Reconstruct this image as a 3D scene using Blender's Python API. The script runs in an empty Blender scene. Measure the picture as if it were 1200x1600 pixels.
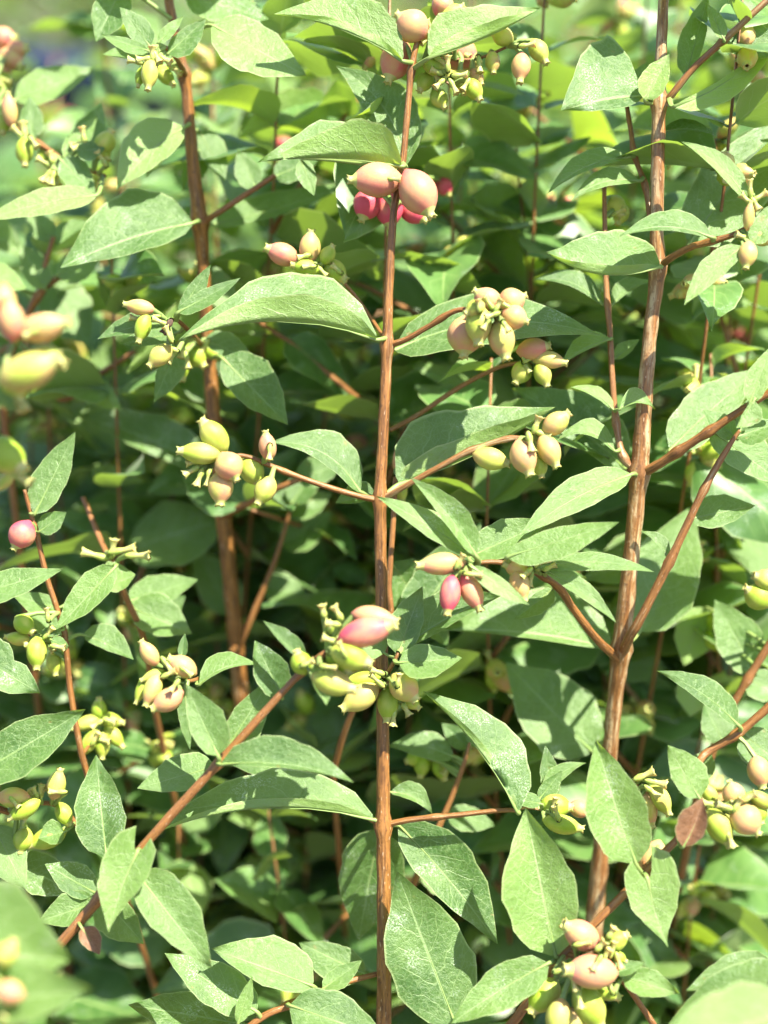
import bpy, math, random
from mathutils import Vector, Matrix
R = math.radians
rnd = random.Random(11)
scene = bpy.context.scene
col = scene.collection

# ------------------------------------------------------------------ camera
CAM_H, PITCH, FPX, D0 = 0.78, R(20.0), 2406.0, 0.34
CAM = Vector((0, 0, CAM_H))
FWD = Vector((0, math.cos(PITCH), -math.sin(PITCH)))
UPV = Vector((0, math.sin(PITCH), math.cos(PITCH)))
RGT = Vector((1, 0, 0))
cd = bpy.data.cameras.new('camera')
cam = bpy.data.objects.new('camera', cd); col.objects.link(cam)
cam.location = CAM; cam.rotation_euler = (math.pi / 2 - PITCH, 0, 0)
cd.sensor_fit = 'HORIZONTAL'; cd.sensor_width = 36; cd.lens = 36 * FPX / 1200
cd.clip_start = 0.02; cd.clip_end = 400
cd.dof.use_dof = True; cd.dof.focus_distance = D0 - 0.002; cd.dof.aperture_fstop = 9.0
scene.camera = cam

# ------------------------------------------------------------------ sky, sun, exposure
SUN_EL, SUN_AZ = R(62), R(128)          # azimuth from +Y towards +X
w = bpy.data.worlds.new('World'); scene.world = w; w.use_nodes = True
nt = w.node_tree; nt.nodes.clear()
sky = nt.nodes.new('ShaderNodeTexSky'); sky.sky_type = 'NISHITA'; sky.sun_disc = False
sky.sun_elevation = SUN_EL; sky.sun_rotation = SUN_AZ
bg = nt.nodes.new('ShaderNodeBackground'); bg.inputs['Strength'].default_value = 0.085
wo = nt.nodes.new('ShaderNodeOutputWorld')
nt.links.new(sky.outputs[0], bg.inputs[0]); nt.links.new(bg.outputs[0], wo.inputs[0])
sd = bpy.data.lights.new('sun', 'SUN'); sd.energy = 5.0; sd.angle = R(0.53); sd.color = (1.0, 0.94, 0.79)
sun = bpy.data.objects.new('sun', sd); col.objects.link(sun)
sdir = Vector((math.sin(SUN_AZ) * math.cos(SUN_EL), math.cos(SUN_AZ) * math.cos(SUN_EL), math.sin(SUN_EL)))
sun.rotation_euler = sdir.to_track_quat('Z', 'Y').to_euler(); sun.location = (0, -1, 3)
scene.view_settings.view_transform = 'Standard'; scene.view_settings.look = 'None'
scene.view_settings.gamma = 1.0; scene.view_settings.exposure = 1.85
scene.cycles.max_bounces = 6; scene.cycles.transmission_bounces = 4; scene.cycles.diffuse_bounces = 4; scene.cycles.glossy_bounces = 2
scene.cycles.sample_clamp_indirect = 6.0; scene.cycles.use_adaptive_sampling = True; scene.cycles.adaptive_threshold = 0.02

# ------------------------------------------------------------------ materials
def newmat(name):
    m = bpy.data.materials.new(name); m.use_nodes = True
    n = m.node_tree; n.nodes.clear()
    return m, n
class N:
    """small node helper"""
    def __init__(s, nt): s.t = nt
    def add(s, kind, **kw):
        n = s.t.nodes.new(kind)
        for k, v in kw.items(): setattr(n, k, v)
        return n
    def put(s, sock, v):
        if hasattr(v, 'links') or isinstance(v, bpy.types.NodeSocket): s.t.links.new(v, sock)
        else: sock.default_value = v
    def m(s, op, a, b=0.0, c=0.0, clamp=False):
        n = s.add('ShaderNodeMath', operation=op, use_clamp=clamp)
        for i, v in enumerate((a, b, c)): s.put(n.inputs[i], v)
        return n.outputs[0]
    def mix(s, f, a, b):
        n = s.add('ShaderNodeMix', data_type='RGBA')
        s.put(n.inputs[0], f); s.put(n.inputs[6], a if not isinstance(a, tuple) else (*a, 1)); s.put(n.inputs[7], b if not isinstance(b, tuple) else (*b, 1))
        return n.outputs[2]
    def ss(s, x, lo, hi):
        n = s.add('ShaderNodeMapRange', interpolation_type='SMOOTHSTEP')
        s.put(n.inputs[0], x); n.inputs[1].default_value = lo; n.inputs[2].default_value = hi
        return n.outputs[0]
    def vec(s, x, y, z=0.0):
        n = s.add('ShaderNodeCombineXYZ')
        for i, v in enumerate((x, y, z)): s.put(n.inputs[i], v)
        return n.outputs[0]
    def noise(s, v, scale, detail=2.0, rough=0.5):
        n = s.add('ShaderNodeTexNoise'); s.put(n.inputs['Vector'], v)
        n.inputs['Scale'].default_value = scale; n.inputs['Detail'].default_value = detail; n.inputs['Roughness'].default_value = rough
        return n.outputs[0]

def leaf_material(name, dark, light, vein, under, trans, fac=0.34, powder=1.0, lite=False):
    m, nt = newmat(name); k = N(nt)
    uv = k.add('ShaderNodeUVMap', uv_map='UVMap').outputs[0]
    sp = k.add('ShaderNodeSeparateXYZ'); nt.links.new(uv, sp.inputs[0])
    u, v = sp.outputs[0], sp.outputs[1]
    s2 = k.add('ShaderNodeSeparateXYZ'); nt.links.new(k.add('ShaderNodeUVMap', uv_map='millimetre').outputs[0], s2.inputs[0])
    sg = k.m('SUBTRACT', k.m('MULTIPLY', v, 2.0), 1.0)
    s = k.m('ABSOLUTE', sg)
    oi = k.add('ShaderNodeObjectInfo'); rn = oi.outputs['Random']
    ofs = k.m('MULTIPLY', rn, 37.0)
    p = k.vec(k.m('MULTIPLY', u, 1.9), sg, ofs)
    pm = k.vec(s2.outputs[0], s2.outputs[1], ofs)
    wob = k.m('SUBTRACT', k.noise(p, 3.0, 2), 0.5)
    wob2 = k.m('MULTIPLY', wob, 0.7)
    # lateral veins sweeping to the tip
    t = k.m('ADD', k.m('SUBTRACT', k.m('MULTIPLY', u, 6.4), k.m('MULTIPLY', k.m('POWER', s, 1.25), 1.9)), k.m('ADD', k.m('MULTIPLY', k.m('GREATER_THAN', sg, 0.0), 0.37), wob2))
    fr = k.m('ABSOLUTE', k.m('SUBTRACT', k.m('FRACT', t), 0.5))
    lat = k.m('MULTIPLY', k.ss(fr, 0.45, 0.497), k.ss(s, 1.0, 0.45))
    mid = k.ss(s, 0.055, 0.012)
    vo = k.add('ShaderNodeTexVoronoi', feature='DISTANCE_TO_EDGE')
    dv = k.add('ShaderNodeVectorMath', operation='ADD'); nt.links.new(pm, dv.inputs[0]); nt.links.new(k.vec(k.m('MULTIPLY', wob, 3.0), k.m('MULTIPLY', wob, -3.0), 0.0), dv.inputs[1])
    nt.links.new(dv.outputs[0], vo.inputs['Vector']); vo.inputs['Scale'].default_value = 0.72
    ret = 0.0 if lite else k.m('MULTIPLY', k.ss(vo.outputs[0], 0.08, 0.0), 0.36)
    veins = k.m('MAXIMUM', k.m('MAXIMUM', k.m('MULTIPLY', lat, 0.75), k.m('MULTIPLY', mid, 0.9)), ret)
    # blade colour
    big = k.noise(pm, 0.11, 3); fine = k.noise(pm, 2.4, 3, 0.75)
    tone = k.m('ADD', k.m('ADD', k.m('MULTIPLY', big, 1.3), k.m('MULTIPLY', rn, 0.55)), k.m('ADD', k.m('MULTIPLY', fine, 0.9), -0.95), clamp=True)
    top = k.mix(tone, dark, light)
    top = k.mix(k.m('MULTIPLY', veins, 0.85), top, vein)
    margin = k.ss(s, 0.93, 0.985)
    top = k.mix(k.m('MULTIPLY', margin, 0.55), top, (0.36, 0.44, 0.20))
    # chalky residue left by spray, in smears
    sm = k.m('MULTIPLY', k.ss(k.noise(pm, 0.13, 1 if lite else 3), 0.565, 0.66), k.ss(k.noise(pm, 2.6, 3, 0.75), 0.50, 0.62))
    top = k.mix(k.m('MULTIPLY', sm, 0.5 * powder), top, (0.62, 0.70, 0.60))
    if not lite:
      spots = k.m('MULTIPLY', k.ss(k.noise(pm, 0.45, 1), 0.76, 0.80), 0.6)
      top = k.mix(spots, top, (0.22, 0.17, 0.06))
    und = k.mix(k.m('MULTIPLY', veins, 0.7), k.mix(tone, under, tuple(c * 1.2 for c in under)), (0.34, 0.42, 0.22))
    und = k.mix(k.m('MULTIPLY', margin, 0.7), und, (0.42, 0.48, 0.22))
    bf = k.add('ShaderNodeNewGeometry').outputs['Backfacing']
    colr = k.mix(bf, top, und)
    bh = k.m('ADD', k.m('MULTIPLY', veins, -0.35), k.m('ADD', k.m('MULTIPLY', fine, 0.55), k.m('MULTIPLY', k.noise(pm, 0.55, 2), 1.2)))
    bp = k.add('ShaderNodeBump'); bp.inputs['Strength'].default_value = 0.55; bp.inputs['Distance'].default_value = 0.0006
    nt.links.new(bh, bp.inputs['Height'])
    bs = k.add('ShaderNodeBsdfPrincipled'); nt.links.new(colr, bs.inputs['Base Color'])
    bs.inputs['Roughness'].default_value = 0.48; bs.inputs['Specular IOR Level'].default_value = 0.55
    nt.links.new(k.m('ADD', 0.30, k.m('MULTIPLY', fine, 0.25)), bs.inputs['Roughness'])
    bs.inputs['Sheen Weight'].default_value = 0.12; bs.inputs['Sheen Roughness'].default_value = 0.4
    if not lite: nt.links.new(bp.outputs[0], bs.inputs['Normal'])
    tr = k.add('ShaderNodeBsdfTranslucent'); nt.links.new(k.mix(k.m('MULTIPLY', veins, 0.5), trans, tuple(c * 0.6 for c in trans)), tr.inputs[0])
    mx = k.add('ShaderNodeMixShader'); mx.inputs[0].default_value = fac
    nt.links.new(bs.outputs[0], mx.inputs[1]); nt.links.new(tr.outputs[0], mx.inputs[2])
    o = k.add('ShaderNodeOutputMaterial'); nt.links.new(mx.outputs[0], o.inputs[0])
    return m

M = {}
M['leaf'] = leaf_material('leaf_green', (0.042, 0.108, 0.024), (0.155, 0.262, 0.074), (0.28, 0.40, 0.17), (0.195, 0.295, 0.090), (0.40, 0.60, 0.05))
M['leaf_fresh'] = leaf_material('leaf_fresh_green', (0.085, 0.175, 0.036), (0.200, 0.320, 0.092), (0.33, 0.44, 0.20), (0.22, 0.345, 0.095), (0.48, 0.68, 0.05), powder=0.7)
M['leaf_back'] = leaf_material('leaf_shaded_green', (0.030, 0.092, 0.020), (0.128, 0.245, 0.064), (0.24, 0.34, 0.12), (0.17, 0.24, 0.07), (0.36, 0.56, 0.06), fac=0.28, powder=0.7, lite=True)  # darker leaf green: the shade deep in the shrub is put into its colour
M['leaf_dry'] = leaf_material('leaf_dry_brown', (0.16, 0.075, 0.035), (0.33, 0.18, 0.10), (0.35, 0.2, 0.12), (0.30, 0.17, 0.09), (0.3, 0.15, 0.06), fac=0.2, powder=0.1)

def bark_material(name):
    """object colour: r = how grey and weathered, g = how red and young"""
    m, nt = newmat(name); k = N(nt)
    uv = k.add('ShaderNodeUVMap').outputs[0]
    sp = k.add('ShaderNodeSeparateXYZ'); nt.links.new(uv, sp.inputs[0])
    oi = k.add('ShaderNodeObjectInfo')
    oc = k.add('ShaderNodeSeparateColor'); nt.links.new(oi.outputs['Color'], oc.inputs[0])
    ang = k.m('MULTIPLY', sp.outputs[0], 2 * math.pi)
    ofs = k.m('MULTIPLY', oi.outputs['Random'], 19.0)
    def cyl(kl):  # seamless around the stem, v in metres
        return k.vec(k.m('COSINE', ang), k.m('SINE', ang), k.m('ADD', k.m('MULTIPLY', sp.outputs[1], kl), ofs))
    streak = k.noise(cyl(60.0), 2.6, 5, 0.7)
    patch = k.noise(cyl(40.0), 1.1, 3, 0.6)
    speck = k.noise(cyl(420.0), 2.6, 2, 0.6)
    base = k.mix(k.ss(streak, 0.32, 0.68), (0.065, 0.025, 0.007), (0.29, 0.130, 0.034))
    base = k.mix(oc.outputs[1], base, k.mix(streak, (0.11, 0.040, 0.014), (0.36, 0.170, 0.060)))
    mott = k.noise(cyl(150.0), 1.5, 4, 0.65)
    grey = k.mix(k.ss(mott, 0.36, 0.60), (0.20, 0.105, 0.038), (0.44, 0.345, 0.20))
    gm = k.m('MULTIPLY', k.ss(k.m('ADD', patch, k.m('MULTIPLY', oc.outputs[0], 0.45)), 0.66, 0.86), 0.85)
    base = k.mix(gm, base, grey)
    base = k.mix(k.m('MULTIPLY', k.ss(speck, 0.60, 0.70), 0.6), base, (0.055, 0.022, 0.012))
    lent = k.ss(k.noise(cyl(190.0), 3.4, 1), 0.69, 0.74)
    base = k.mix(k.m('MULTIPLY', lent, 0.6), base, (0.45, 0.33, 0.22))
    bs = k.add('ShaderNodeBsdfPrincipled'); nt.links.new(base, bs.inputs['Base Color'])
    bs.inputs['Roughness'].default_value = 0.42; bs.inputs['Specular IOR Level'].default_value = 0.45
    bp = k.add('ShaderNodeBump'); bp.inputs['Strength'].default_value = 0.3; bp.inputs['Distance'].default_value = 0.0006
    nt.links.new(k.m('ADD', streak, k.m('MULTIPLY', speck, 0.7)), bp.inputs['Height']); nt.links.new(bp.outputs[0], bs.inputs['Normal'])
    o = k.add('ShaderNodeOutputMaterial'); nt.links.new(bs.outputs[0], o.inputs[0])
    return m
M['bark'] = bark_material('bark_brown')

def berry_material(name):
    """object colour r = ripeness: 0 yellow-green, 0.5 peach, 1 pink"""
    m, nt = newmat(name); k = N(nt)
    oi = k.add('ShaderNodeObjectInfo')
    oc = k.add('ShaderNodeSeparateColor'); nt.links.new(oi.outputs['Color'], oc.inputs[0])
    tc = k.add('ShaderNodeTexCoord').outputs['Object']
    sp = k.add('ShaderNodeSeparateXYZ'); nt.links.new(tc, sp.inputs[0])
    pv = k.add('ShaderNodeVectorMath', operation='ADD'); nt.links.new(tc, pv.inputs[0])
    nt.links.new(k.vec(k.m('MULTIPLY', oi.outputs['Random'], 31.0), 0.0, 0.0), pv.inputs[1])
    pv = pv.outputs[0]
    bl = k.noise(pv, 1.5, 2); fn = k.noise(pv, 26.0, 3, 0.7)
    ends = k.m('POWER', k.m('ABSOLUTE', k.m('SUBTRACT', k.m('MULTIPLY', sp.outputs[2], 2.0), 1.0)), 2.0)
    r = k.m('ADD', oc.outputs[0], k.m('ADD', k.m('MULTIPLY', k.m('SUBTRACT', bl, 0.5), 0.95), k.m('MULTIPLY', ends, k.m('MULTIPLY', oc.outputs[0], 0.35))))
    r = k.m('ADD', r, k.m('MULTIPLY', k.m('SUBTRACT', fn, 0.5), 0.22), clamp=True)
    rp = k.add('ShaderNodeValToRGB'); nt.links.new(r, rp.inputs[0])
    e = rp.color_ramp.elements
    e[0].position = 0.0; e[0].color = (0.255, 0.36, 0.035, 1)
    e[1].position = 1.0; e[1].color = (0.52, 0.070, 0.110, 1)
    for pos, c in ((0.25, (0.40, 0.43, 0.085, 1)), (0.50, (0.47, 0.305, 0.125, 1)), (0.74, (0.49, 0.210, 0.135, 1))):
        x = e.new(pos); x.color = c
    dots = k.m('MULTIPLY', k.ss(k.noise(pv, 38.0, 1), 0.70, 0.76), 0.35)
    c = k.mix(dots, rp.outputs[0], (0.55, 0.50, 0.28))
    bs = k.add('ShaderNodeBsdfPrincipled'); nt.links.new(c, bs.inputs['Base Color'])
    bs.inputs['Roughness'].default_value = 0.44; bs.inputs['Specular IOR Level'].default_value = 0.28
    bs.inputs['Subsurface Weight'].default_value = 0.2; bs.inputs['Subsurface Scale'].default_value = 0.0018
    bs.inputs['Subsurface Radius'].default_value = (1.0, 0.8, 0.35)
    bp = k.add('ShaderNodeBump'); bp.inputs['Strength'].default_value = 0.25; bp.inputs['Distance'].default_value = 0.0003
    nt.links.new(fn, bp.inputs['Height']); nt.links.new(bp.outputs[0], bs.inputs['Normal'])
    o = k.add('ShaderNodeOutputMaterial'); nt.links.new(bs.outputs[0], o.inputs[0])
    return m
M['berry'] = berry_material('berry_skin')

def simple(name, c1, c2, rough=0.6, scale=40.0, bump=0.0, sss=0.0, spec=0.4, stretch=(1, 1, 1)):
    m, nt = newmat(name); k = N(nt)
    tc = k.add('ShaderNodeTexCoord').outputs['Object']
    mp = k.add('ShaderNodeMapping'); nt.links.new(tc, mp.inputs[0]); mp.inputs['Scale'].default_value = stretch
    n = k.noise(mp.outputs[0], scale, 5, 0.65)
    bs = k.add('ShaderNodeBsdfPrincipled'); nt.links.new(k.mix(k.ss(n, 0.3, 0.7), c1, c2), bs.inputs['Base Color'])
    bs.inputs['Roughness'].default_value = rough; bs.inputs['Specular IOR Level'].default_value = spec
    if sss: bs.inputs['Subsurface Weight'].default_value = sss; bs.inputs['Subsurface Scale'].default_value = 0.001
    if bump:
        bp = k.add('ShaderNodeBump'); bp.inputs['Strength'].default_value = 0.6; bp.inputs['Distance'].default_value = bump
        nt.links.new(n, bp.inputs['Height']); nt.links.new(bp.outputs[0], bs.inputs['Normal'])
    o = k.add('ShaderNodeOutputMaterial'); nt.links.new(bs.outputs[0], o.inputs[0])
    return m
M['calyx'] = simple('calyx_pale', (0.32, 0.36, 0.09), (0.46, 0.42, 0.17), 0.6, 3.0, sss=0.2)
M['bud'] = simple('bud_green', (0.24, 0.33, 0.06), (0.36, 0.40, 0.11), 0.5, 1.5, sss=0.25)
M['petiole'] = simple('petiole_green', (0.15, 0.24, 0.06), (0.22, 0.28, 0.09), 0.5, 60.0)
M['husk'] = simple('husk_dark', (0.03, 0.018, 0.012), (0.13, 0.075, 0.05), 0.8, 3.0)
M['ground'] = simple('ground_soil', (0.035, 0.026, 0.019), (0.13, 0.10, 0.075), 0.9, 60.0, bump=0.006)
M['pot_black'] = simple('pot_black_plastic', (0.010, 0.010, 0.011), (0.02, 0.02, 0.021), 0.4, 30.0)
M['pot_blue'] = simple('pot_blue_plastic', (0.006, 0.018, 0.075), (0.009, 0.026, 0.11), 0.38, 30.0)
M['soil'] = simple('potting_soil', (0.018, 0.012, 0.009), (0.07, 0.05, 0.035), 0.95, 120.0, bump=0.004)

def drop_material():
    m, nt = newmat('water_clear'); k = N(nt)
    bs = k.add('ShaderNodeBsdfPrincipled'); bs.inputs['Base Color'].default_value = (1, 1, 1, 1)
    bs.inputs['Transmission Weight'].default_value = 1.0; bs.inputs['IOR'].default_value = 1.33; bs.inputs['Roughness'].default_value = 0.02
    o = k.add('ShaderNodeOutputMaterial'); nt.links.new(bs.outputs[0], o.inputs[0])
    return m
M['water'] = drop_material()

# ------------------------------------------------------------------ geometry helpers
def P(x, y, z=0.0):
    """photo pixel and depth in mm behind the focus plane -> point"""
    d = D0 + z * 0.001
    return CAM + FWD * d + RGT * ((x - 600) / FPX * d) + UPV * ((800 - y) / FPX * d)

def mesh_obj(name, verts, faces, mats, parent=None, uvs=None, mat_idx=None, origin=None, smooth=True, color=None, uv2=None):
    if origin is None: origin = verts[0]
    me = bpy.data.meshes.new(name)
    me.from_pydata([tuple(v - origin) for v in verts], [], faces)
    for m in mats: me.materials.append(m)
    if uvs is not None:
        l = me.uv_layers.new(name='UVMap')
        vi = [0] * len(me.loops); me.loops.foreach_get('vertex_index', vi)
        flat = [0.0] * (2 * len(vi))
        for i, q in enumerate(vi): flat[2 * i], flat[2 * i + 1] = uvs[q]
        l.data.foreach_set('uv', flat)
        if uv2 is not None:
            l = me.uv_layers.new(name='millimetre')
            for i, q in enumerate(vi): flat[2 * i], flat[2 * i + 1] = uv2[q]
            l.data.foreach_set('uv', flat)
    if smooth: me.polygons.foreach_set('use_smooth', [True] * len(me.polygons))
    if mat_idx: me.polygons.foreach_set('material_index', mat_idx)
    me.update()
    o = bpy.data.objects.new(name, me); col.objects.link(o)
    place(o, Matrix.Translation(origin), parent)
    if color: o.color = color
    return o

WORLD = {}
def place(o, mw, parent=None):
    WORLD[o.name] = mw.copy()
    if parent is not None:
        o.parent = parent
        o.matrix_basis = WORLD[parent.name].inverted() @ mw
    else:
        o.matrix_basis = mw

def catmull(pts, per=6):
    """pts: list of tuples of floats -> resampled list"""
    out = []; n = len(pts)
    for i in range(n - 1):
        p0 = pts[max(i - 1, 0)]; p1 = pts[i]; p2 = pts[i + 1]; p3 = pts[min(i + 2, n - 1)]
        for q in range(per):
            t = q / per; t2 = t * t; t3 = t2 * t
            out.append(tuple(0.5 * (2 * b + (c - a) * t + (2 * a - 5 * b + 4 * c - d) * t2 + (3 * b - a - 3 * c + d) * t3) for a, b, c, d in zip(p0, p1, p2, p3)))
    out.append(tuple(pts[-1]))
    return out

def tube_data(wp, sides=10, jitter=0.0, cap=True):
    """wp: list of (Vector, radius) -> verts, faces, uvs"""
    verts, faces, uvs = [], [], []
    ref = Vector((0.31, 0.17, 0.93)); L = 0.0
    n = len(wp)
    t0 = (wp[1][0] - wp[0][0]).normalized()
    if abs(t0.dot(ref)) > 0.9: ref = Vector((0.9, 0.3, 0.1))
    a = t0.cross(ref).normalized()
    for i, (p, r) in enumerate(wp):
        t = (wp[min(i + 1, n - 1)][0] - wp[max(i - 1, 0)][0]).normalized()
        a = (a - t * a.dot(t)).normalized(); b = t.cross(a)
        if i: L += (p - wp[i - 1][0]).length
        for s in range(sides + 1):
            th = 2 * math.pi * s / sides
            rr = r * (1 + (jitter * math.sin(3 * th + i * 1.7) if jitter else 0))
            verts.append(p + (a * math.cos(th) + b * math.sin(th)) * rr); uvs.append((s / sides, L))
    for i in range(n - 1):
        for s in range(sides):
            q = i * (sides + 1) + s
            faces.append((q, q + 1, q + sides + 2, q + sides + 1))
    if cap:
        for e, i in ((0, 0), (1, n - 1)):
            c = len(verts); verts.append(wp[i][0]); uvs.append((0.5, 0 if e == 0 else L))
            for s in range(sides):
                q = i * (sides + 1) + s
                faces.append((c, q + 1, q) if e == 0 else (c, q, q + 1))
    return verts, faces, uvs

LINES = {}     # object name -> list of (px, py, zmm, radius_px) along it, for attaching things
def attach(parent, x, y):
    """point of the parent's centre line nearest to the pixel: (x, y, z, r)"""
    best = min(LINES[parent.name], key=lambda q: (q[0] - x) ** 2 + (q[1] - y) ** 2)
    return best

def thing(name, label, cat, loc, group=None):
    o = bpy.data.objects.new(name, None); col.objects.link(o); o.empty_display_size = 0.02
    place(o, Matrix.Translation(loc)); o['label'] = label; o['category'] = cat
    if group: o['group'] = group
    return o

def wood(name, pts, parent, color=(0.2, 0.2, 0, 1), nodes=(), ground=None, above=None, sides=10):
    """pts: (x, y, z, r) in photo pixels / mm; nodes: list of (x, y) where the stem swells"""
    sm = catmull([tuple(map(float, p)) for p in pts], 8)
    line = []
    for (x, y, z, r) in sm:
        for (nx, ny) in nodes:
            d = math.hypot(x - nx, y - ny)
            r *= 1 + 0.42 * math.exp(-(d / 11.0) ** 2)
        r *= 1 + 0.035 * math.sin(y * 0.11 + x * 0.07)
        line.append((x, y, z, r))
    wp = [(P(x, y, z), r / FPX * (D0 + z * .001)) for (x, y, z, r) in line]
    if ground is not None:
        p, r = wp[-1]
        for q in (0.25, 0.5, 0.75, 1.0):
            g = p.lerp(ground, q); g += Vector((0.006 * math.sin(q * 3.1), 0.004 * math.sin(q * 5), 0))
            wp.append((g, r * (1 + 0.25 * q)))
    if above is not None:
        p, r = wp[0]
        wp = [(p.lerp(above, q), r * (1 - 0.45 * q)) for q in (1.0, 0.75, 0.5, 0.25)] + wp
    v, f, uv = tube_data(wp, sides, 0.03)
    o = mesh_obj(name, v, f, [M['bark']], parent, uv, origin=wp[0][0], color=color)
    LINES[o.name] = line
    return o

def prof(u, pk):
    a = 0.54; b = a * (1 - pk) / pk
    mx = (pk ** a) * ((1 - pk) ** b)
    f = (max(u, 0.0) ** a) * (max(1 - u, 0.0) ** b) / mx
    g = 2.5 * max(1 - u, 0.0) + 0.004          # straight sides towards an acute tip
    return (f ** -7 + g ** -7) ** (-1 / 7) if f > 1e-4 else f

MMPX = D0 * 1000 / FPX
leafcount = [0]
def leaf(parent, bx, by, tx, ty, wA, wB, bow=0, tilt=38, z=-1.0, zt=None, under=False, pkA=0.43, pkB=0.43, mat='leaf',
         fold=None, heart=0.0, lobe=0.0, arch=0.0, root=None, za=None, nu=14, ns=4):
    """A leaf from its base pixel to its tip pixel. wA / wB: how far each half blade reaches (pixels) to the side that is
    on the left hand / right hand when walking from base to tip; a negative width is a half folded up over the other one.
    tilt: how far the blade leans back from facing the viewer; z: depth offset of the base from its stem (mm)."""
    rr = random.Random(int(bx * 7 + by * 13 + tx * 3 + ty))
    ax, ay, az, ar = attach(parent, bx, by)
    if root is not None: ax, ay = root
    zb = (az if za is None else za) + z
    dx, dy = tx - bx, ty - by; L = math.hypot(dx, dy); dx /= L; dy /= L
    nx, ny = dy, -dx                      # A side
    tt = math.tan(R(tilt)) * MMPX
    if zt is None: zt = max(-14.0, min(14.0, (by - ty) * tt * 0.45))
    verts, faces, uvs, mi, uvm = [], [], [], [], []
    ph = [rr.uniform(0, 6.28) for _ in range(4)]
    if fold is None: fold = rr.choice((0.12, 0.26, 0.42, 0.6))
    rec = rr.uniform(0.0, 0.30); wv = rr.uniform(0.6, 1.8)
    W = max(abs(wA), abs(wB))
    for i in range(nu + 1):
        u = i / nu; uu = u ** 0.92
        c = 4 * u * (1 - u)
        mx_ = bx + (tx - bx) * u + nx * bow * c
        my_ = by + (ty - by) * u + ny * bow * c
        mz = zb + zt * u - arch * c
        for j in range(-ns, ns + 1):
            s = abs(j) / ns
            side = 1 if j > 0 else -1
            wd, pk = (wA, pkA) if j > 0 else (wB, pkB)
            f = prof(0.004 + 0.996 * uu, pk)
            f *= 1 + 0.035 * math.sin(u * 17 + ph[0] * side) * s + 0.03 * math.sin(u * 31 + ph[1] + side)
            if heart and uu < pk: f = f ** (1 - 0.5 * min(1.0, heart))
            if lobe: f *= 1 - lobe * math.exp(-((u - 0.52 - 0.06 * side) / 0.09) ** 2)
            off = wd * f * s * side            # pixels towards A
            hb = heart * abs(wd) * s * s * max(0.0, 1 - u * 2.2) ** 1.5
            x = mx_ + nx * off - dx * hb; y = my_ + ny * off - dy * hb
            up = -(ny * off)                   # how far up the picture the half blade goes
            if wd >= 0:
                zz = mz + up * tt
                zz -= fold * abs(off) * MMPX * (0.6 + 0.4 * s)
            else:
                zz = mz - abs(off) * MMPX * 0.28   # folded half stands in front
            zz += 0.045 * wv * W * MMPX * math.sin(u * 10 + ph[2] + side * 1.2) * s * s + 0.08 * W * MMPX * math.sin(u * 5 + ph[3] + side) * s
            zz += 0.10 * W * MMPX * (u - 0.45) * s * side * math.sin(ph[0]) - rec * W * MMPX * max(0.0, u - 0.35) ** 2 * 2.4
            zz += 0.10 * abs(off) * MMPX * s * s * (1 if wd > 0 else 0)
            verts.append(P(x, y, zz)); uvs.append((u, 0.5 + 0.5 * s * side)); uvm.append((u * L * MMPX, math.hypot(off, up * math.tan(R(tilt))) * MMPX * (1 if j > 0 else -1)))
    m = 2 * ns + 1
    for i in range(nu):
        for j in range(2 * ns):
            a = i * m + j
            q = (a, a + m, a + m + 1, a + 1)
            faces.append(q if not under else q[::-1]); mi.append(0)
    # petiole from the stem into the midrib
    p0 = P(ax, ay, az); p1 = P(bx, by, zb); p2 = verts[2 * m + ns]
    dist = (p1 - p0).length
    r0 = 0.00050 * min(1.0, 0.35 + L / 180)
    back = (P(bx - dx * 8, by - dy * 8, zb) - p1)
    ctrl = p1 + back * min(1.0, dist / 0.003)
    pts = []
    for q in range(6):
        t = q / 5
        pts.append(((p0 * (1 - t) ** 2 + ctrl * 2 * t * (1 - t) + p1 * t * t), r0 * (1.3 - 0.4 * t)))
    nrm = (verts[2 * m + ns + 1] - verts[2 * m + ns - 1]).cross(p2 - p1)
    for q in (2, 4, 7):                    # the midrib stands proud along the lower blade
        pts.append((verts[q * m + ns], r0 * (0.40 - 0.05 * q)))
    v2, f2, uv2 = tube_data(pts, 5, cap=False)
    o0 = len(verts); verts += v2; uvs += [(0.1, 0.5)] * len(v2); uvm += [(0, 0)] * len(v2)
    for f in f2: faces.append(tuple(a + o0 for a in f)); mi.append(1)
    leafcount[0] += 1
    return mesh_obj('leaf', verts, faces, [M[mat], M['petiole']], parent, uvs, mi, origin=P(bx, by, zb), uv2=uvm)

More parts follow.
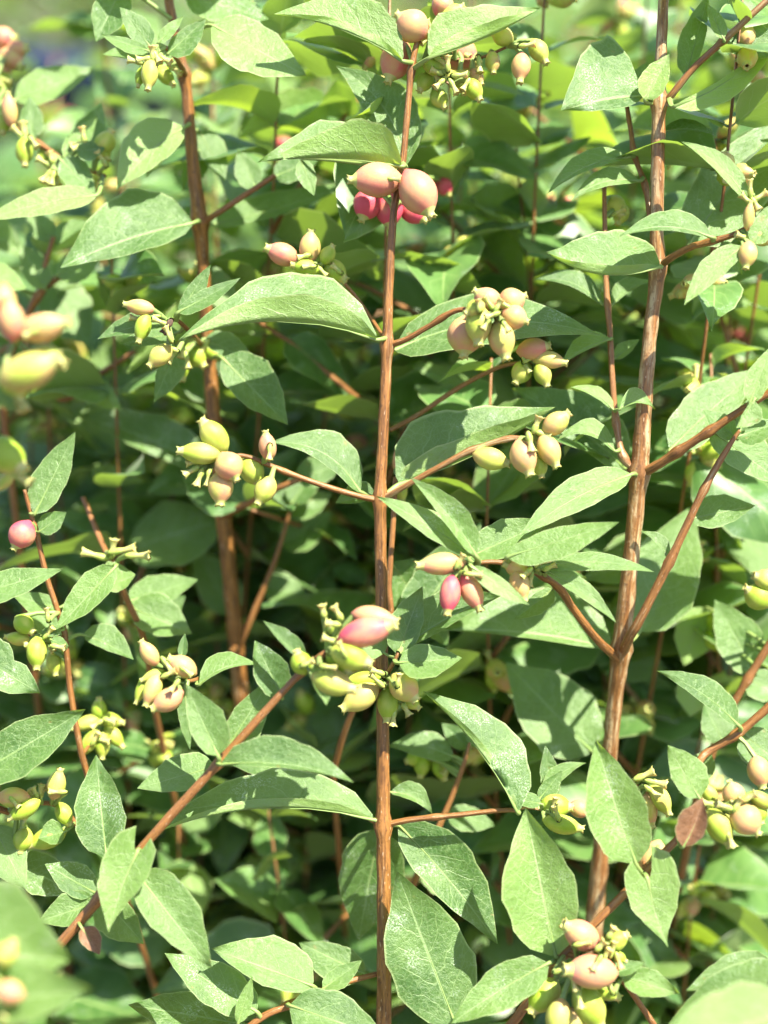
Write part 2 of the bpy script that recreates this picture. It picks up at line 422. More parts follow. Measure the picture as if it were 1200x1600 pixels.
# --- berries: three shared meshes, axis z from stalk (0) to the calyx (1), unit length and unit width
def lathe(profile, sides, teeth=None):
    verts, faces, mi = [], [], []
    for (z, r, k) in profile:
        for s in range(sides):
            th = 2 * math.pi * s / sides
            if k == 2: rr, zz = r * (1 + 0.14 * math.cos(5 * th)), z + 0.028 * math.cos(5 * th)
            else: rr, zz = r * (1 + 0.012 * math.cos(3 * th + z * 5)), z
            verts.append(Vector((rr * math.cos(th), rr * math.sin(th), zz)))
    for i in range(len(profile) - 1):
        for s in range(sides):
            a = i * sides + s; b = i * sides + (s + 1) % sides
            faces.append((a, b, b + sides, a + sides)); mi.append(1 if profile[i + 1][2] else 0)
    faces.append(tuple(range(sides))[::-1]); mi.append(0)
    return verts, faces, mi
def berry_mesh(name, kind, sides=15):
    pr = [(-0.02, 0.05, 0)]
    for q in range(1, 12):
        t = q / 12
        if kind == 'round': r = 0.5 * math.sin(math.pi * t) ** 0.58
        elif kind == 'oval': r = 0.5 * math.sin(math.pi * t ** 0.98) ** 0.52
        else: r = 0.5 * math.sin(math.pi * t ** 0.96) ** 0.66
        z = t * 0.96
        pr.append((z, max(r, 0.05), 0))
    c = 0.19 if kind != 'round' else 0.125
    h = 0.095 if kind != 'round' else 0.095
    pr += [(0.945, c * 1.0, 1), (0.945 + h * 0.45, c * 0.92, 1), (0.945 + h, c * 1.12, 2), (0.945 + h * 0.9, c * 0.78, 1), (0.945 + h * 0.1, c * 0.4, 1)]
    v, f, mi = lathe(pr, sides)
    me = bpy.data.meshes.new(name); me.from_pydata([tuple(a) for a in v], [], f)
    me.materials.append(M['berry']); me.materials.append(M['calyx'])
    me.polygons.foreach_set('material_index', mi); me.polygons.foreach_set('use_smooth', [True] * len(f)); me.update()
    return me
BM = {k: berry_mesh('berry_' + k, k) for k in ('round', 'oval', 'slim')}
BMS = {k: berry_mesh('berry_small_' + k, k, 9) for k in ('oval', 'slim')}
def bud_mesh():
    pr = [(0, 0.10, 0), (0.1, 0.22, 0), (0.3, 0.30, 0), (0.48, 0.24, 0), (0.56, 0.20, 1), (0.75, 0.26, 1), (0.92, 0.36, 1), (1.0, 0.44, 2), (0.93, 0.28, 1), (0.7, 0.14, 1)]
    v, f, mi = lathe(pr, 10)
    me = bpy.data.meshes.new('bud'); me.from_pydata([tuple(a) for a in v], [], f)
    me.materials.append(M['bud']); me.materials.append(M['calyx'])
    me.polygons.foreach_set('material_index', mi); me.polygons.foreach_set('use_smooth', [True] * len(f)); me.update()
    return me
BUD = bud_mesh()
HUSK = BUD.copy(); HUSK.materials.clear(); HUSK.materials.append(M['husk']); HUSK.materials.append(M['husk'])

def axis_matrix(p, zdir, sx, sz, roll=0.0):
    zd = zdir.normalized(); q = zd.to_track_quat('Z', 'Y').to_matrix().to_4x4()
    return Matrix.Translation(p) @ q @ Matrix.Rotation(roll, 4, 'Z') @ Matrix.Diagonal((sx, sx, sz, 1))

def berry(parent, x, y, ln, wd, ang, ripe=0.4, z=-2.0, kind='oval', toward=0.15, name='berry', za=None):
    """centre pixel, length and width in pixels, direction of the calyx in the picture (degrees, 0 right, 90 down)"""
    ax, ay, az, ar = attach(parent, x, y)
    zz = (az if za is None else za) + z
    d = D0 + zz * .001; k = d / FPX
    a = R(ang)
    dr = RGT * math.cos(a) - UPV * math.sin(a) - FWD * toward
    dr.normalize()
    c = P(x, y, zz); l = ln * k; w_ = wd * k
    base = c - dr * l * 0.5
    me = BUD if kind == 'bud' else HUSK if kind == 'husk' else BM[kind]
    o = bpy.data.objects.new(name, me); col.objects.link(o)
    mw = axis_matrix(base, dr, w_, l, rnd.uniform(0, 6.28)); place(o, mw, parent)
    o.color = (max(0.0, min(1.0, ripe + rnd.uniform(-0.05, 0.05))), rnd.random(), 0, 1)
    if kind in ('oval', 'slim', 'round') and (int(x * 3 + y) % 5) < 2:
        bud(parent, x + (ax - x) * 0.55 + 7, y + (ay - y) * 0.55 - 5, 22 + int(x) % 9, 15, (x * 37 + y * 11) % 360, z=z - 3, za=za)
    # its stalk
    p0 = P(ax, ay, az)
    if (base - p0).length > 0.0012:
        v, f, uv = tube_data([(p0, 0.0006), (p0.lerp(base, 0.5) + UPV * 0.0004, 0.00052), (base + dr * l * 0.08, 0.0007)], 6, cap=False)
        s = mesh_obj('berry_stalk', v, f, [M['petiole']], parent, origin=p0)
    return o
def bud(parent, x, y, ln, wd, ang, **k): return berry(parent, x, y, ln, wd, ang, 0.0, kind='bud', name='flower_bud', **k)
def budset(parent, x, y, n, spread=14, ln=24, seed=0, z=-3):
    r = random.Random(seed + int(x))
    for _ in range(n):
        a = r.uniform(0, 360)
        bud(parent, x + spread * math.cos(R(a)), y + spread * math.sin(R(a)), ln * r.uniform(0.8, 1.15), ln * 0.62, a, z=z + r.uniform(-2, 2))

def G(x, y, z, dx=0.0, dy=0.0):
    p = P(x, y, z); return Vector((p.x + dx, p.y + dy, -0.01))


# ------------------------------------------------------------------ the setting
def ground():
    n = 60; verts, faces = [], []
    xs = [(-1 if i < 0 else 1) * 60 * (abs(i) / 30) ** 3 for i in range(-30, 31)]
    ys = [-4 + 130 * (j / 60) ** 3 for j in range(61)]
    r = random.Random(5)
    for y in ys:
        for x in xs: verts.append(Vector((x, y, r.uniform(-0.006, 0.004))))
    for j in range(60):
        for i in range(60):
            a = j * 61 + i; faces.append((a, a + 1, a + 62, a + 61))
    o = mesh_obj('ground', verts, faces, [M['ground']], origin=Vector((0, 0, 0)))
    o['kind'] = 'structure'; o['label'] = 'dark bare soil below the shrubs'; o['category'] = 'ground'
ground()

# ------------------------------------------------------------------ the sharp canes
def cane(name, label, group=None, loc=(0, 0.3, 0), cat='shrub cane'):
    return thing(name, label, cat, Vector(loc), group)

# ---- central cane
g = G(600, 1600, 4, 0.004, 0.02)
CC = cane('shrub_cane', 'slim upright brown cane bearing a pair of big smooth pale pink berries', loc=g)
cs = wood('stem', [(656, 52, 0, 4.2), (643, 110, 0, 5.0), (629, 255, 0, 5.2), (615, 335, 0, 5.8), (607, 470, 0, 7.2), (605, 540, 0, 8.6), (598, 690, 0, 8.6), (594, 780, 0, 9.6),
          (596, 930, 1, 9.4), (598, 1120, 2, 9.8), (599, 1290, 3, 11), (600, 1440, 4, 11.2), (600, 1620, 5, 12)], CC, (0.18, 0.12, 0, 1),
          nodes=[(643, 110), (605, 540), (593, 780), (599, 1290), (622, 268)], ground=g, sides=14)
# leaves that sit on the stem itself
leaf(cs, 628, 95, 428, 22, -15, 62, bow=-13, tilt=35, z=-3, mat='leaf_fresh')
leaf(cs, 672, 90, 845, 12, 62, -24, bow=-8, tilt=35, z=-4, root=(645, 108), mat='leaf_fresh', pkA=0.34, pkB=0.45)
leaf(cs, 633, 258, 525, 103, 34, 48, bow=-24, tilt=20, z=5, zt=8)
leaf(cs, 627, 260, 402, 254, -66, 64, bow=-9, tilt=34, z=-3, pkA=0.26, pkB=0.62, mat='leaf_fresh')
leaf(cs, 588, 531, 278, 532, -44, 80, bow=-29, tilt=38, z=-3, zt=-6)
leaf(cs, 618, 546, 938, 524, 48, 34, bow=32, tilt=46, z=7, zt=-3, pkA=0.42)
leaf(cs, 624, 756, 868, 636, 88, -36, bow=-12, tilt=28, z=3, zt=3, pkA=0.34, pkB=0.38, root=(598, 778))
leaf(cs, 562, 768, 420, 692, 14, 40, bow=-26, tilt=42, z=4, zt=0, root=(588, 780))
leaf(cs, 586, 772, 524, 786, 8, 27, tilt=30, z=7)
leaf(cs, 583, 1281, 232, 1306, -16, 62, bow=-30, tilt=40, z=-1, zt=-8, root=(596, 1290))
leaf(cs, 625, 1292, 778, 1476, 56, 32, bow=6, tilt=25, z=3, zt=-2, root=(603, 1292))
leaf(cs, 610, 1238, 676, 1273, 24, 6, bow=10, tilt=35, z=6)
leaf(cs, 592, 1296, 560, 1470, 52, 50, bow=0, tilt=18, z=14, zt=8)
leaf(cs, 470, 250, 491, 306, 15, 15, z=14, za=0, root=(620, 262))
# big pale pink pair with brighter ones behind
berry(cs, 588, 281, 84, 55, 178, 0.62, z=-3, kind='round')
berry(cs, 654, 302, 84, 60, 62, 0.66, z=-5, kind='round')
berry(cs, 574, 320, 54, 46, 110, 1.0, z=11, kind='round')
berry(cs, 608, 328, 60, 44, 85, 1.0, z=12, kind='round')
berry(cs, 646, 330, 52, 40, 40, 0.95, z=14, kind='round')
berry(cs, 694, 292, 34, 28, 60, 1.0, z=40, kind='round')
# fruit at the top of the stem
tw = wood('twig', [(643, 108, 0, 3.4), (664, 96, 4, 3), (700, 92, 8, 2.6), (745, 92, 8, 2.4), (795, 72, 6, 2.2)], CC, (0.1, 0.5, 0, 1))
berry(cs, 643, 40, 58, 53, 215, 0.58, z=-1, kind='round')
berry(cs, 619, 95, 74, 50, 110, 0.68, z=6, kind='round')
berry(tw, 716, 82, 70, 56, 30, 0.66, z=4, kind='round')
berry(tw, 770, 97, 36, 24, 88, 0.40, kind='oval')
berry(tw, 814, 105, 50, 31, 95, 0.42, kind='slim', z=-4)
berry(tw, 785, 57, 36, 30, 200, 0.22, kind='oval')
berry(tw, 842, 80, 46, 30, 60, 0.25, kind='slim')
berry(tw, 680, 105, 40, 28, 20, 0.08, kind='oval', z=-5)
berry(tw, 686, 154, 36, 28, 60, 0.1, kind='oval'); berry(tw, 722, 128, 40, 26, 80, 0.15, kind='oval')
berry(tw, 692, 8, 40, 36, 300, 0.6, kind='round', z=-2); berry(tw, 706, 22, 44, 30, 330, 0.25, z=-3)
berry(tw, 745, 120, 30, 22, 60, 0.5, z=-2)
tw = wood('twig', [(662, 97, 4, 2.6), (684, 118, 2, 2.4), (706, 134, 2, 2)], CC, (0.1, 0.5, 0, 1))
berry(tw, 740, 140, 40, 28, 60, 0.14); berry(tw, 664, 128, 36, 26, 120, 0.1, z=2); budset(tw, 700, 118, 5, 18, 26, 1); budset(tw, 680, 55, 4, 14, 24, 2)
tw = wood('twig', [(604, 535, 1, 3.2), (575, 490, 12, 3), (535, 440, 12, 2.8), (490, 412, 10, 2.4)], CC, (0.1, 0.6, 0, 1))
berry(tw, 441, 397, 54, 36, 200, 0.56, z=0); berry(tw, 484, 386, 50, 34, 275, 0.36, z=-1)
berry(tw, 522, 424, 46, 36, 40, 0.12, z=0); berry(tw, 478, 418, 46, 26, 190, 0.1); berry(tw, 512, 398, 34, 24, 300, 0.06)
budset(tw, 495, 415, 4, 12, 22, 3)
# twig to the right at the second node
tw = wood('twig', [(606, 540, 0, 5.2), (635, 530, -2, 4.4), (670, 510, -4, 4.2), (718, 484, -7, 4.0), (770, 492, -9, 2.6)], CC, (0.15, 0.3, 0, 1), nodes=[(690, 500)])
berry(tw, 727, 525, 66, 58, 95, 0.46, z=-2, kind='round'); berry(tw, 748, 508, 62, 42, 92, 0.28, z=-7)
berry(tw, 784, 530, 64, 42, 78, 0.33, z=-6); berry(tw, 762, 469, 52, 40, 215, 0.62, z=-2, kind='round')
berry(tw, 800, 470, 46, 42, 340, 0.50, z=-3, kind='round'); berry(tw, 804, 496, 44, 40, 20, 0.54, z=-5, kind='round')
berry(tw, 742, 482, 34, 28, 150, 0.2, z=-9)
for a in ((748, 478, 22, 260), (770, 492, 26, 160), (760, 505, 24, 120), (778, 478, 24, 300), (790, 510, 20, 60)): bud(tw, a[0], a[1], a[2], 15, a[3], z=-11)
tw = wood('twig', [(609, 672, 18, 4), (650, 650, 20, 4), (723, 602, 18, 4), (785, 572, 14, 3.6), (835, 566, 8, 2.6)], CC, (0.1, 0.75, 0, 1))
berry(tw, 833, 545, 52, 35, 350, 0.56); berry(tw, 857, 562, 56, 29, 12, 0.42); berry(tw, 815, 582, 40, 33, 120, 0.16); berry(tw, 848, 585, 40, 28, 70, 0.14)
budset(tw, 818, 566, 3, 10, 20, 4)
# third node, twig to the left with yellow fruit
tw = wood('twig', [(593, 781, 0, 5.6), (560, 775, -2, 4.8), (500, 757, -4, 4.5), (445, 737, -5, 4.2), (380, 712, -6, 3.6), (345, 722, -7, 2.6)], CC, (0.25, 0.2, 0, 1), nodes=[(443, 736)])
berry(tw, 334, 681, 62, 41, 232, 0.16, z=-4); berry(tw, 312, 708, 66, 35, 186, 0.14, z=-5)
berry(tw, 358, 729, 50, 46, 60, 0.46, z=-7, kind='round'); berry(tw, 345, 762, 54, 40, 92, 0.42, z=-5)
berry(tw, 394, 736, 50, 38, 60, 0.10, z=1); berry(tw, 418, 697, 46, 28, 262, 0.58, z=-3); berry(tw, 414, 766, 48, 34, 118, 0.24, z=-3)
for a in ((300, 735, 30, 150), (312, 745, 32, 110), (326, 745, 30, 95), (302, 722, 24, 170)): bud(tw, a[0], a[1], a[2], 18, a[3], z=-4)
# third node, twig to the right
tw = wood('twig', [(594, 782, 0, 5.2), (632, 760, -3, 4.6), (680, 733, -5, 4.5), (735, 704, -6, 4.4), (797, 685, -7, 4.0), (838, 688, -7, 2.6)], CC, (0.42, 0.35, 0, 1), nodes=[(735, 704), (792, 686)])
berry(tw, 767, 717, 58, 36, 15, 0.34, z=-1); berry(tw, 818, 715, 58, 42, 70, 0.50, z=-4); berry(tw, 858, 704, 56, 36, 66, 0.40, z=-2)
berry(tw, 869, 661, 50, 35, 322, 0.38, z=-2); bud(tw, 838, 664, 30, 20, 290); bud(tw, 828, 690, 34, 20, 80, z=-6); bud(tw, 848, 678, 26, 18, 20)
berry(tw, 843, 728, 36, 26, 80, 0.2, z=0)
# fourth node
tw = wood('twig', [(600, 1290, 3, 5.2), (640, 1281, 1, 4.8), (700, 1275, 0, 4.4), (785, 1266, -2, 3.8), (812, 1268, -3, 2.4)], CC, (0.4, 0.2, 0, 1), nodes=[(680, 1277)])
tb = wood('twig', [(800, 1267, -2, 2.6), (822, 1262, 0, 2.4), (850, 1266, 0, 2)], CC, (0.3, 0.3, 0, 1))
berry(tb, 869, 1259, 50, 37, 5, 0.05, z=0, kind='oval'); berry(tb, 879, 1288, 62, 31, 12, 0.06, z=-3); berry(tb, 906, 1264, 36, 28, 20, 0.6, z=3)
leaf(tb, 843, 1248, 878, 1204, 12, 16, tilt=30, z=1); leaf(tb, 845, 1256, 798, 1246, 10, 14, tilt=35, z=-2); leaf(tb, 850, 1240, 916, 1192, 16, 10, tilt=35, z=6, bow=10); leaf(tb, 862, 1250, 852, 1164, 14, 18, tilt=25, z=8)
leaf(tw, 808, 1268, 660, 1080, -12, 62, bow=-12, tilt=30, z=-3, zt=4, fold=0.05)
tw = wood('twig', [(598, 1290, 3, 5.2), (572, 1274, 5, 4.6), (545, 1250, 8, 4.2), (512, 1228, 9, 4), (478, 1206, 11, 3.6)], CC, (0.2, 0.4, 0, 1), nodes=[(514, 1229)])
leaf(tw, 476, 1206, 350, 1188, 20, 45, tilt=35, z=2)
# leaves round the fruit at mid height
tw = wood('twig', [(597, 1075, 2, 4), (607, 1050, -4, 3.6), (618, 1030, -6, 3), (622, 1020, -6, 2)], CC, (0.3, 0.2, 0, 1))
leaf(tw, 622, 1022, 660, 916, 32, 22, tilt=20, z=1); leaf(tw, 636, 1008, 786, 930, 46, 12, bow=8, tilt=32, z=2)
leaf(tw, 624, 1036, 722, 1028, 27, 28, tilt=40, z=-2); leaf(tw, 600, 1020, 560, 985, 25, 25, z=4, root=(618, 1028))
berry(tw, 632, 1074, 54, 45, 48, 0.34, z=-6); berry(tw, 563, 1090, 66, 40, 148, 0.36, z=-7); berry(tw, 606, 1100, 54, 34, 92, 0.08, z=-5)
berry(tw, 640, 1094, 40, 26, 40, 0.1, z=-2); berry(tw, 566, 1062, 56, 26, 172, 0.06, z=-5)
for a in ((545, 1078, 30, 170), (590, 1072, 26, 130), (615, 1120, 30, 95), (590, 1050, 24, 200), (634, 1108, 24, 60)): bud(tw, a[0], a[1], a[2], 17, a[3], z=-6)

# ---- stout cane with pale mottled bark
g = G(925, 1500, 34, -0.01, 0.03)
CR = cane('shrub_cane', 'stout upright cane with orange-brown bark mottled pale grey and forked nodes', loc=g)
above = P(1042, -420, -6)
rs = wood('stem', [(1038, -30, 0, 8.2), (1034, 60, 0, 8.6), (1030, 150, 0, 10.5), (1028, 240, 0, 10.8), (1026, 350, 1, 10.8), (1027, 425, 2, 12.0), (1016, 520, 3, 11), (1006, 640, 5, 12.5), (999, 735, 7, 14.0),
          (988, 850, 10, 12.5), (972, 1000, 15, 14.5), (960, 1100, 20, 12.2), (948, 1230, 26, 12.4), (938, 1340, 31, 13.5), (928, 1450, 36, 14.5), (915, 1640, 45, 15)], CR, (0.48, 0.35, 0, 1),
          nodes=[(1030, 160), (1027, 418), (998, 738), (968, 1018)], ground=g, above=above, sides=16)
leaf(rs, 1004, 150, 876, 173, 16, 98, bow=-4, tilt=30, z=-4, zt=-5, pkB=0.40, root=(1022, 160))
leaf(rs, 1008, 155, 1046, 84, 24, 20, tilt=15, z=-6, under=True, root=(1020, 162), mat='leaf_fresh')
leaf(rs, 1030, 417, 853, 394, -17, 74, bow=24, tilt=40, z=-8, zt=-4, pkB=0.58, pkA=0.5, mat='leaf')
leaf(rs, 985, 742, 812, 838, 22, 32, bow=-10, tilt=26, z=-6, zt=-14, mat='leaf_fresh', root=(995, 744))
leaf(rs, 976, 732, 800, 606, 22, 58, bow=-8, tilt=30, z=10, zt=8)
leaf(rs, 955, 1014, 690, 985, 8, 76, bow=-10, tilt=42, z=4, zt=2)
leaf(rs, 1036, 206, 1121, 213, 16, 3, bow=8, z=4)
leaf(rs, 1000, 985, 1084, 788, 58, 60, tilt=18, z=12, zt=10, root=(975, 1010))
leaf(rs, 925, 1175, 790, 1035, 56, 62, tilt=22, z=8, zt=10, root=(955, 1140))
# thin shoots of that cane
t1 = wood('twig', [(1016, 345, 4, 4.5), (1008, 290, 7, 4.4), (992, 245, 9, 4.2), (985, 200, 10, 4), (976, 145, 11, 3.4)], CR, (0.25, 0.8, 0, 1), nodes=[(1008, 290), (990, 238)])
leaf(t1, 980, 246, 855, 304, 7, 24, bow=-14, tilt=40, z=-2, mat='leaf_fresh'); leaf(t1, 998, 283, 893, 314, 8, 22, bow=-14, tilt=42, z=-2, mat='leaf_fresh')
leaf(t1, 976, 148, 1012, 96, 12, 14, z=3)
t2 = wood('twig', [(999, 740, 7, 6), (978, 720, 7, 5.6), (967, 690, 8, 5.4), (958, 610, 9, 4.8), (953, 520, 10, 4.8), (947, 440, 11, 4.4), (944, 290, 13, 3.6)], CR, (0.35, 0.75, 0, 1), nodes=[(965, 660), (957, 475), (975, 715)])
leaf(t2, 960, 705, 868, 690, 6, 22, bow=-24, tilt=40, z=-2, mat='leaf_fresh'); leaf(t2, 958, 640, 890, 605, 4, 14, bow=-8, z=-2, mat='leaf_fresh')
leaf(t2, 968, 640, 1024, 640, 22, 4, bow=14, z=-3, mat='leaf_fresh', zt=4, za=2); leaf(t2, 953, 530, 876, 572, 4, 22, bow=-6, z=-2, mat='leaf_fresh')
leaf(t2, 960, 560, 1000, 530, 14, 8, z=2); leaf(t2, 940, 475, 832, 438, 6, 22, bow=-16, z=4); leaf(t2, 957, 476, 1020, 440, 20, 4, bow=8, z=4)
berry(t2, 962, 322, 38, 32, 60, 0.15, z=4); berry(t2, 970, 335, 34, 26, 110, 0.1, z=6)
t3 = wood('twig', [(999, 742, 7, 8), (1030, 725, 3, 7.2), (1062, 704, 0, 6.8), (1105, 676, -3, 6.4), (1160, 640, -6, 5.8), (1240, 590, -10, 5)], CR, (0.0, 0.25, 0, 1), nodes=[(1058, 706), (1108, 674)])
leaf(t3, 1048, 702, 1192, 574, 42, 34, bow=4, tilt=30, z=8, zt=10); leaf(t3, 1178, 626, 1150, 669, 26, 4, z=-3, tilt=25, mat='leaf_fresh')
leaf(t3, 1172, 628, 1206, 540, 20, 18, z=-3, tilt=20, mat='leaf_fresh'); leaf(t3, 1110, 672, 1230, 760, 40, 26, z=6, zt=2)
t4 = wood('twig', [(1036, 165, 0, 6), (1052, 145, -2, 5.4), (1085, 105, -4, 5.2), (1130, 64, -6, 5.4), (1210, -10, -9, 5)], CR, (0.3, 0.5, 0, 1), nodes=[(1131, 63)])
leaf(t4, 1054, 166, 1222, 42, 8, 26, bow=-18, tilt=30, z=-5, under=True, root=(1046, 152), mat='leaf_fresh'); leaf(t4, 1072, 118, 1108, -12, 26, 14, tilt=20, z=4)
leaf(t4, 1132, 66, 1240, 80, 36, 20, tilt=35, z=5); leaf(t4, 1130, 60, 1105, 5, 10, 14, z=-3, mat='leaf_fresh')
t5 = wood('twig', [(1028, 418, 2, 6.5), (1050, 402, -2, 6), (1080, 386, -5, 5.8), (1112, 377, -7, 5), (1150, 365, -9, 4.4), (1176, 345, -10, 3.4), (1176, 305, -10, 2.2)], CR, (0.05, 0.1, 0, 1), nodes=[(1112, 377)])
leaf(t5, 1112, 371, 967, 370, 6, 28, bow=-16, tilt=42, z=-3, zt=-4); leaf(t5, 1160, 386, 1069, 477, 16, 24, bow=-6, tilt=28, z=-4, mat='leaf_fresh')
leaf(t5, 1166, 312, 1064, 221, 10, 20, bow=-12, tilt=35, z=-3, mat='leaf_fresh'); leaf(t5, 1176, 380, 1216, 312, 18, 20, z=-4, tilt=20, mat='leaf_fresh')
leaf(t5, 1078, 378, 1222, 178, 52, 62, tilt=20, z=14, zt=14); leaf(t5, 1128, 378, 1160, 430, 14, 12, z=3)
berry(t5, 1168, 398, 44, 30, 100, 0.45, z=-5); berry(t5, 1190, 372, 34, 26, 30, 0.2); berry(t5, 1170, 338, 44, 18, 275, 0.5, z=-3)
for a in ((1172, 295, 30, 262), (1186, 308, 28, 330), (1166, 312, 26, 220), (1180, 318, 24, 60), (1160, 370, 24, 200)): bud(t5, a[0], a[1], a[2], 16, a[3], z=-3)
t6 = wood('twig', [(972, 1022, 15, 9), (984, 995, 9, 7.5), (1000, 968, 6, 7.2), (1045, 880, 2, 6.6), (1100, 765, -2, 5.6), (1136, 702, -4, 4.6), (1156, 672, -5, 2.4)], CR, (0.3, 0.6, 0, 1), nodes=[(1047, 876), (1100, 765)])
leaf(t6, 1043, 872, 1000, 830, 4, 14, bow=-8, z=2); leaf(t6, 1152, 682, 1216, 660, 20, 22, z=1); leaf(t6, 1150, 684, 1098, 640, 16, 20, z=4); leaf(t6, 1156, 674, 1172, 620, 12, 12, z=1); leaf(t6, 1080, 810, 1180, 790, 30, 22, z=7, zt=2)
t7 = wood('twig', [(966, 1030, 15, 7), (932, 998, 8, 6.6), (895, 950, 2, 6.2), (872, 916, -3, 6), (848, 900, -6, 5), (810, 884, -9, 4.2), (765, 878, -11, 3.8), (728, 884, -12, 2.6)], CR, (0.05, 0.05, 0, 1), nodes=[(872, 914), (850, 902)])
leaf(t7, 740, 868, 587, 775, 16, 24, bow=-4, tilt=30, z=-3, mat='leaf_fresh', root=(745, 880)); leaf(t7, 743, 868, 641, 746, 12, 28, bow=-8, tilt=25, z=-5, mat='leaf_fresh', root=(748, 880))
leaf(t7, 794, 870, 969, 815, 22, 28, tilt=30, z=-5, zt=-3, mat='leaf_fresh', root=(800, 882))
leaf(t7, 845, 886, 1023, 894, 16, 14, bow=12, tilt=40, z=-3); leaf(t7, 850, 890, 963, 973, 20, 8, bow=6, tilt=35, z=-4)
leaf(t7, 738, 886, 828, 946, 12, 16, tilt=25, z=-5, mat='leaf_fresh'); leaf(t7, 864, 920, 804, 968, 20, 12, tilt=30, z=4)
leaf(t7, 735, 870, 860, 812, 34, 24, z=7, tilt=35); leaf(t7, 640, 985, 752, 815, 46, 52, tilt=15, z=34, root=(728, 884))
berry(t7, 690, 881, 76, 36, 176, 0.48, z=-3); berry(t7, 703, 929, 62, 33, 98, 0.84, z=-5, kind='oval'); berry(t7, 737, 925, 62, 35, 65, 0.68, z=-3)
berry(t7, 808, 888, 44, 32, 200, 0.46, z=-2); berry(t7, 812, 914, 50, 32, 75, 0.45, z=-4); berry(t7, 856, 882, 38, 20, 0, 0.4)
budset(t7, 832, 888, 5, 16, 28, 6); bud(t7, 722, 898, 26, 18, 100); bud(t7, 730, 886, 22, 15, 200)

for a in ((1040, -70, 930, -40, 40, 44), (1042, -72, 1160, -60, 44, 40), (1044, -200, 1010, -330, 44, 40), (1044, -205, 1090, -120, 40, 40), (1046, -300, 900, -280, 40, 44), (1046, -305, 1190, -330, 40, 44)):  # unseen leaves above the view, added to throw dappled shade below
    leaf(rs, *a, z=-2, tilt=50)
# ---- cane with weathered dark bark, a little behind
g = G(372, 1050, 62, 0.01, 0.16)
CL = cane('shrub_cane', 'upright dark red-brown cane set behind yellow-green berry clusters', loc=g)
above = P(236, -400, 20)
ls = wood('stem', [(255, -40, 24, 7), (276, 60, 26, 7.6), (291, 140, 28, 8.8), (301, 250, 31, 10), (312, 345, 34, 12), (318, 420, 37, 10), (325, 540, 42, 10.5), (336, 680, 47, 11.5), (347, 790, 52, 12.5), (358, 890, 57, 12), (368, 1000, 62, 12.5), (376, 1090, 66, 12.5)],
          CL, (0.22, 0.1, 0, 1), nodes=[(312, 348), (345, 790), (289, 118)], ground=g, above=above, sides=14)
leaf(ls, 300, 349, 94, 419, 24, 74, bow=-8, tilt=36, z=-12, zt=-8)
leaf(ls, 287, 200, 182, 296, 24, 48, bow=-8, tilt=25, z=-8, under=True)
leaf(ls, 332, 40, 480, 119, 40, 42, tilt=36, z=-14, mat='leaf_fresh', root=(275, 60))
leaf(ls, 322, 352, 556, 284, 28, 12, bow=-6, tilt=35, z=6, zt=2)
leaf(ls, 312, 205, 352, 284, 26, 16, z=8); leaf(ls, 316, 240, 284, 300, 20, 16, z=10)
leaf(ls, 190, -20, 150, 66, 30, 30, z=-4, root=(268, 30)); leaf(ls, 290, -10, 420, 30, 40, 30, z=4); leaf(ls, 322, 420, 372, 500, 24, 22, z=6)
leaf(ls, 348, 560, 450, 664, 46, 28, tilt=28, z=-20, zt=-6, root=(330, 560)); leaf(ls, 330, 735, 112, 647, 20, 44, bow=-8, tilt=36, z=6)
leaf(ls, 350, 800, 470, 700, 30, 30, z=12); leaf(ls, 366, 960, 300, 850, 32, 34, z=14); leaf(ls, 338, 620, 260, 560, 26, 24, z=10)
for a in ((250, -70, 130, -60, 40, 44), (252, -75, 380, -90, 44, 40), (246, -200, 210, -330, 44, 40), (246, -205, 290, -110, 40, 40), (240, -300, 90, -280, 40, 44), (240, -305, 390, -330, 40, 44)):  # more leaves out of view, added on this cane for their dappled shade
    leaf(ls, *a, z=-2, tilt=50)
t = wood('twig', [(290, 118, 27, 5), (280, 98, 18, 4.4), (266, 80, 10, 4), (250, 70, 8, 3)], CL, (0.2, 0.2, 0, 1))
leaf(t, 234, 72, 187, 11, 16, 22, tilt=25, z=-1); leaf(t, 232, 80, 158, 54, 13, 9, tilt=35, z=-2); leaf(t, 248, 66, 287, 25, 11, 9, tilt=28, z=-2, mat='leaf_fresh'); leaf(t, 263, 84, 322, 28, 14, 24, tilt=30, z=-2)
leaf(t, 240, 76, 160, 85, 12, 14, tilt=35, z=3)
berry(t, 234, 115, 52, 27, 95, 0.2, z=-4); berry(t, 258, 118, 42, 24, 50, 0.06, z=-2); berry(t, 219, 120, 34, 16, 100, 0.04, z=-1)
for a in ((212, 96, 26, 190), (226, 92, 26, 170), (244, 88, 26, 60), (256, 92, 26, 30), (272, 108, 28, 40), (238, 84, 24, 270)): bud(t, a[0], a[1], a[2], 17, a[3], z=-4)
t = wood('twig', [(314, 350, 34, 5.5), (345, 330, 30, 4.8), (390, 300, 28, 4.6), (430, 274, 26, 4)], CL, (0.1, 0.7, 0, 1))
leaf(t, 428, 276, 500, 246, 22, 20, z=3); leaf(t, 400, 294, 372, 232, 22, 18, z=5)
t = wood('twig', [(325, 545, 42, 5), (312, 535, 26, 4), (298, 520, 10, 3.6), (276, 500, 5, 3.2), (262, 505, 4, 2.6)], CL, (0.3, 0.3, 0, 1))
leaf(t, 281, 490, 329, 413, 12, 18, tilt=28, z=-2); leaf(t, 279, 488, 376, 434, 13, 15, tilt=36, z=-4); leaf(t, 265, 505, 152, 530, 10, 24, bow=-6, tilt=38, z=1); leaf(t, 278, 520, 184, 538, 12, 20, tilt=36, z=3)
leaf(t, 276, 545, 241, 628, 26, 16, tilt=20, z=4); leaf(t, 320, 530, 398, 566, 26, 12, tilt=35, z=0)
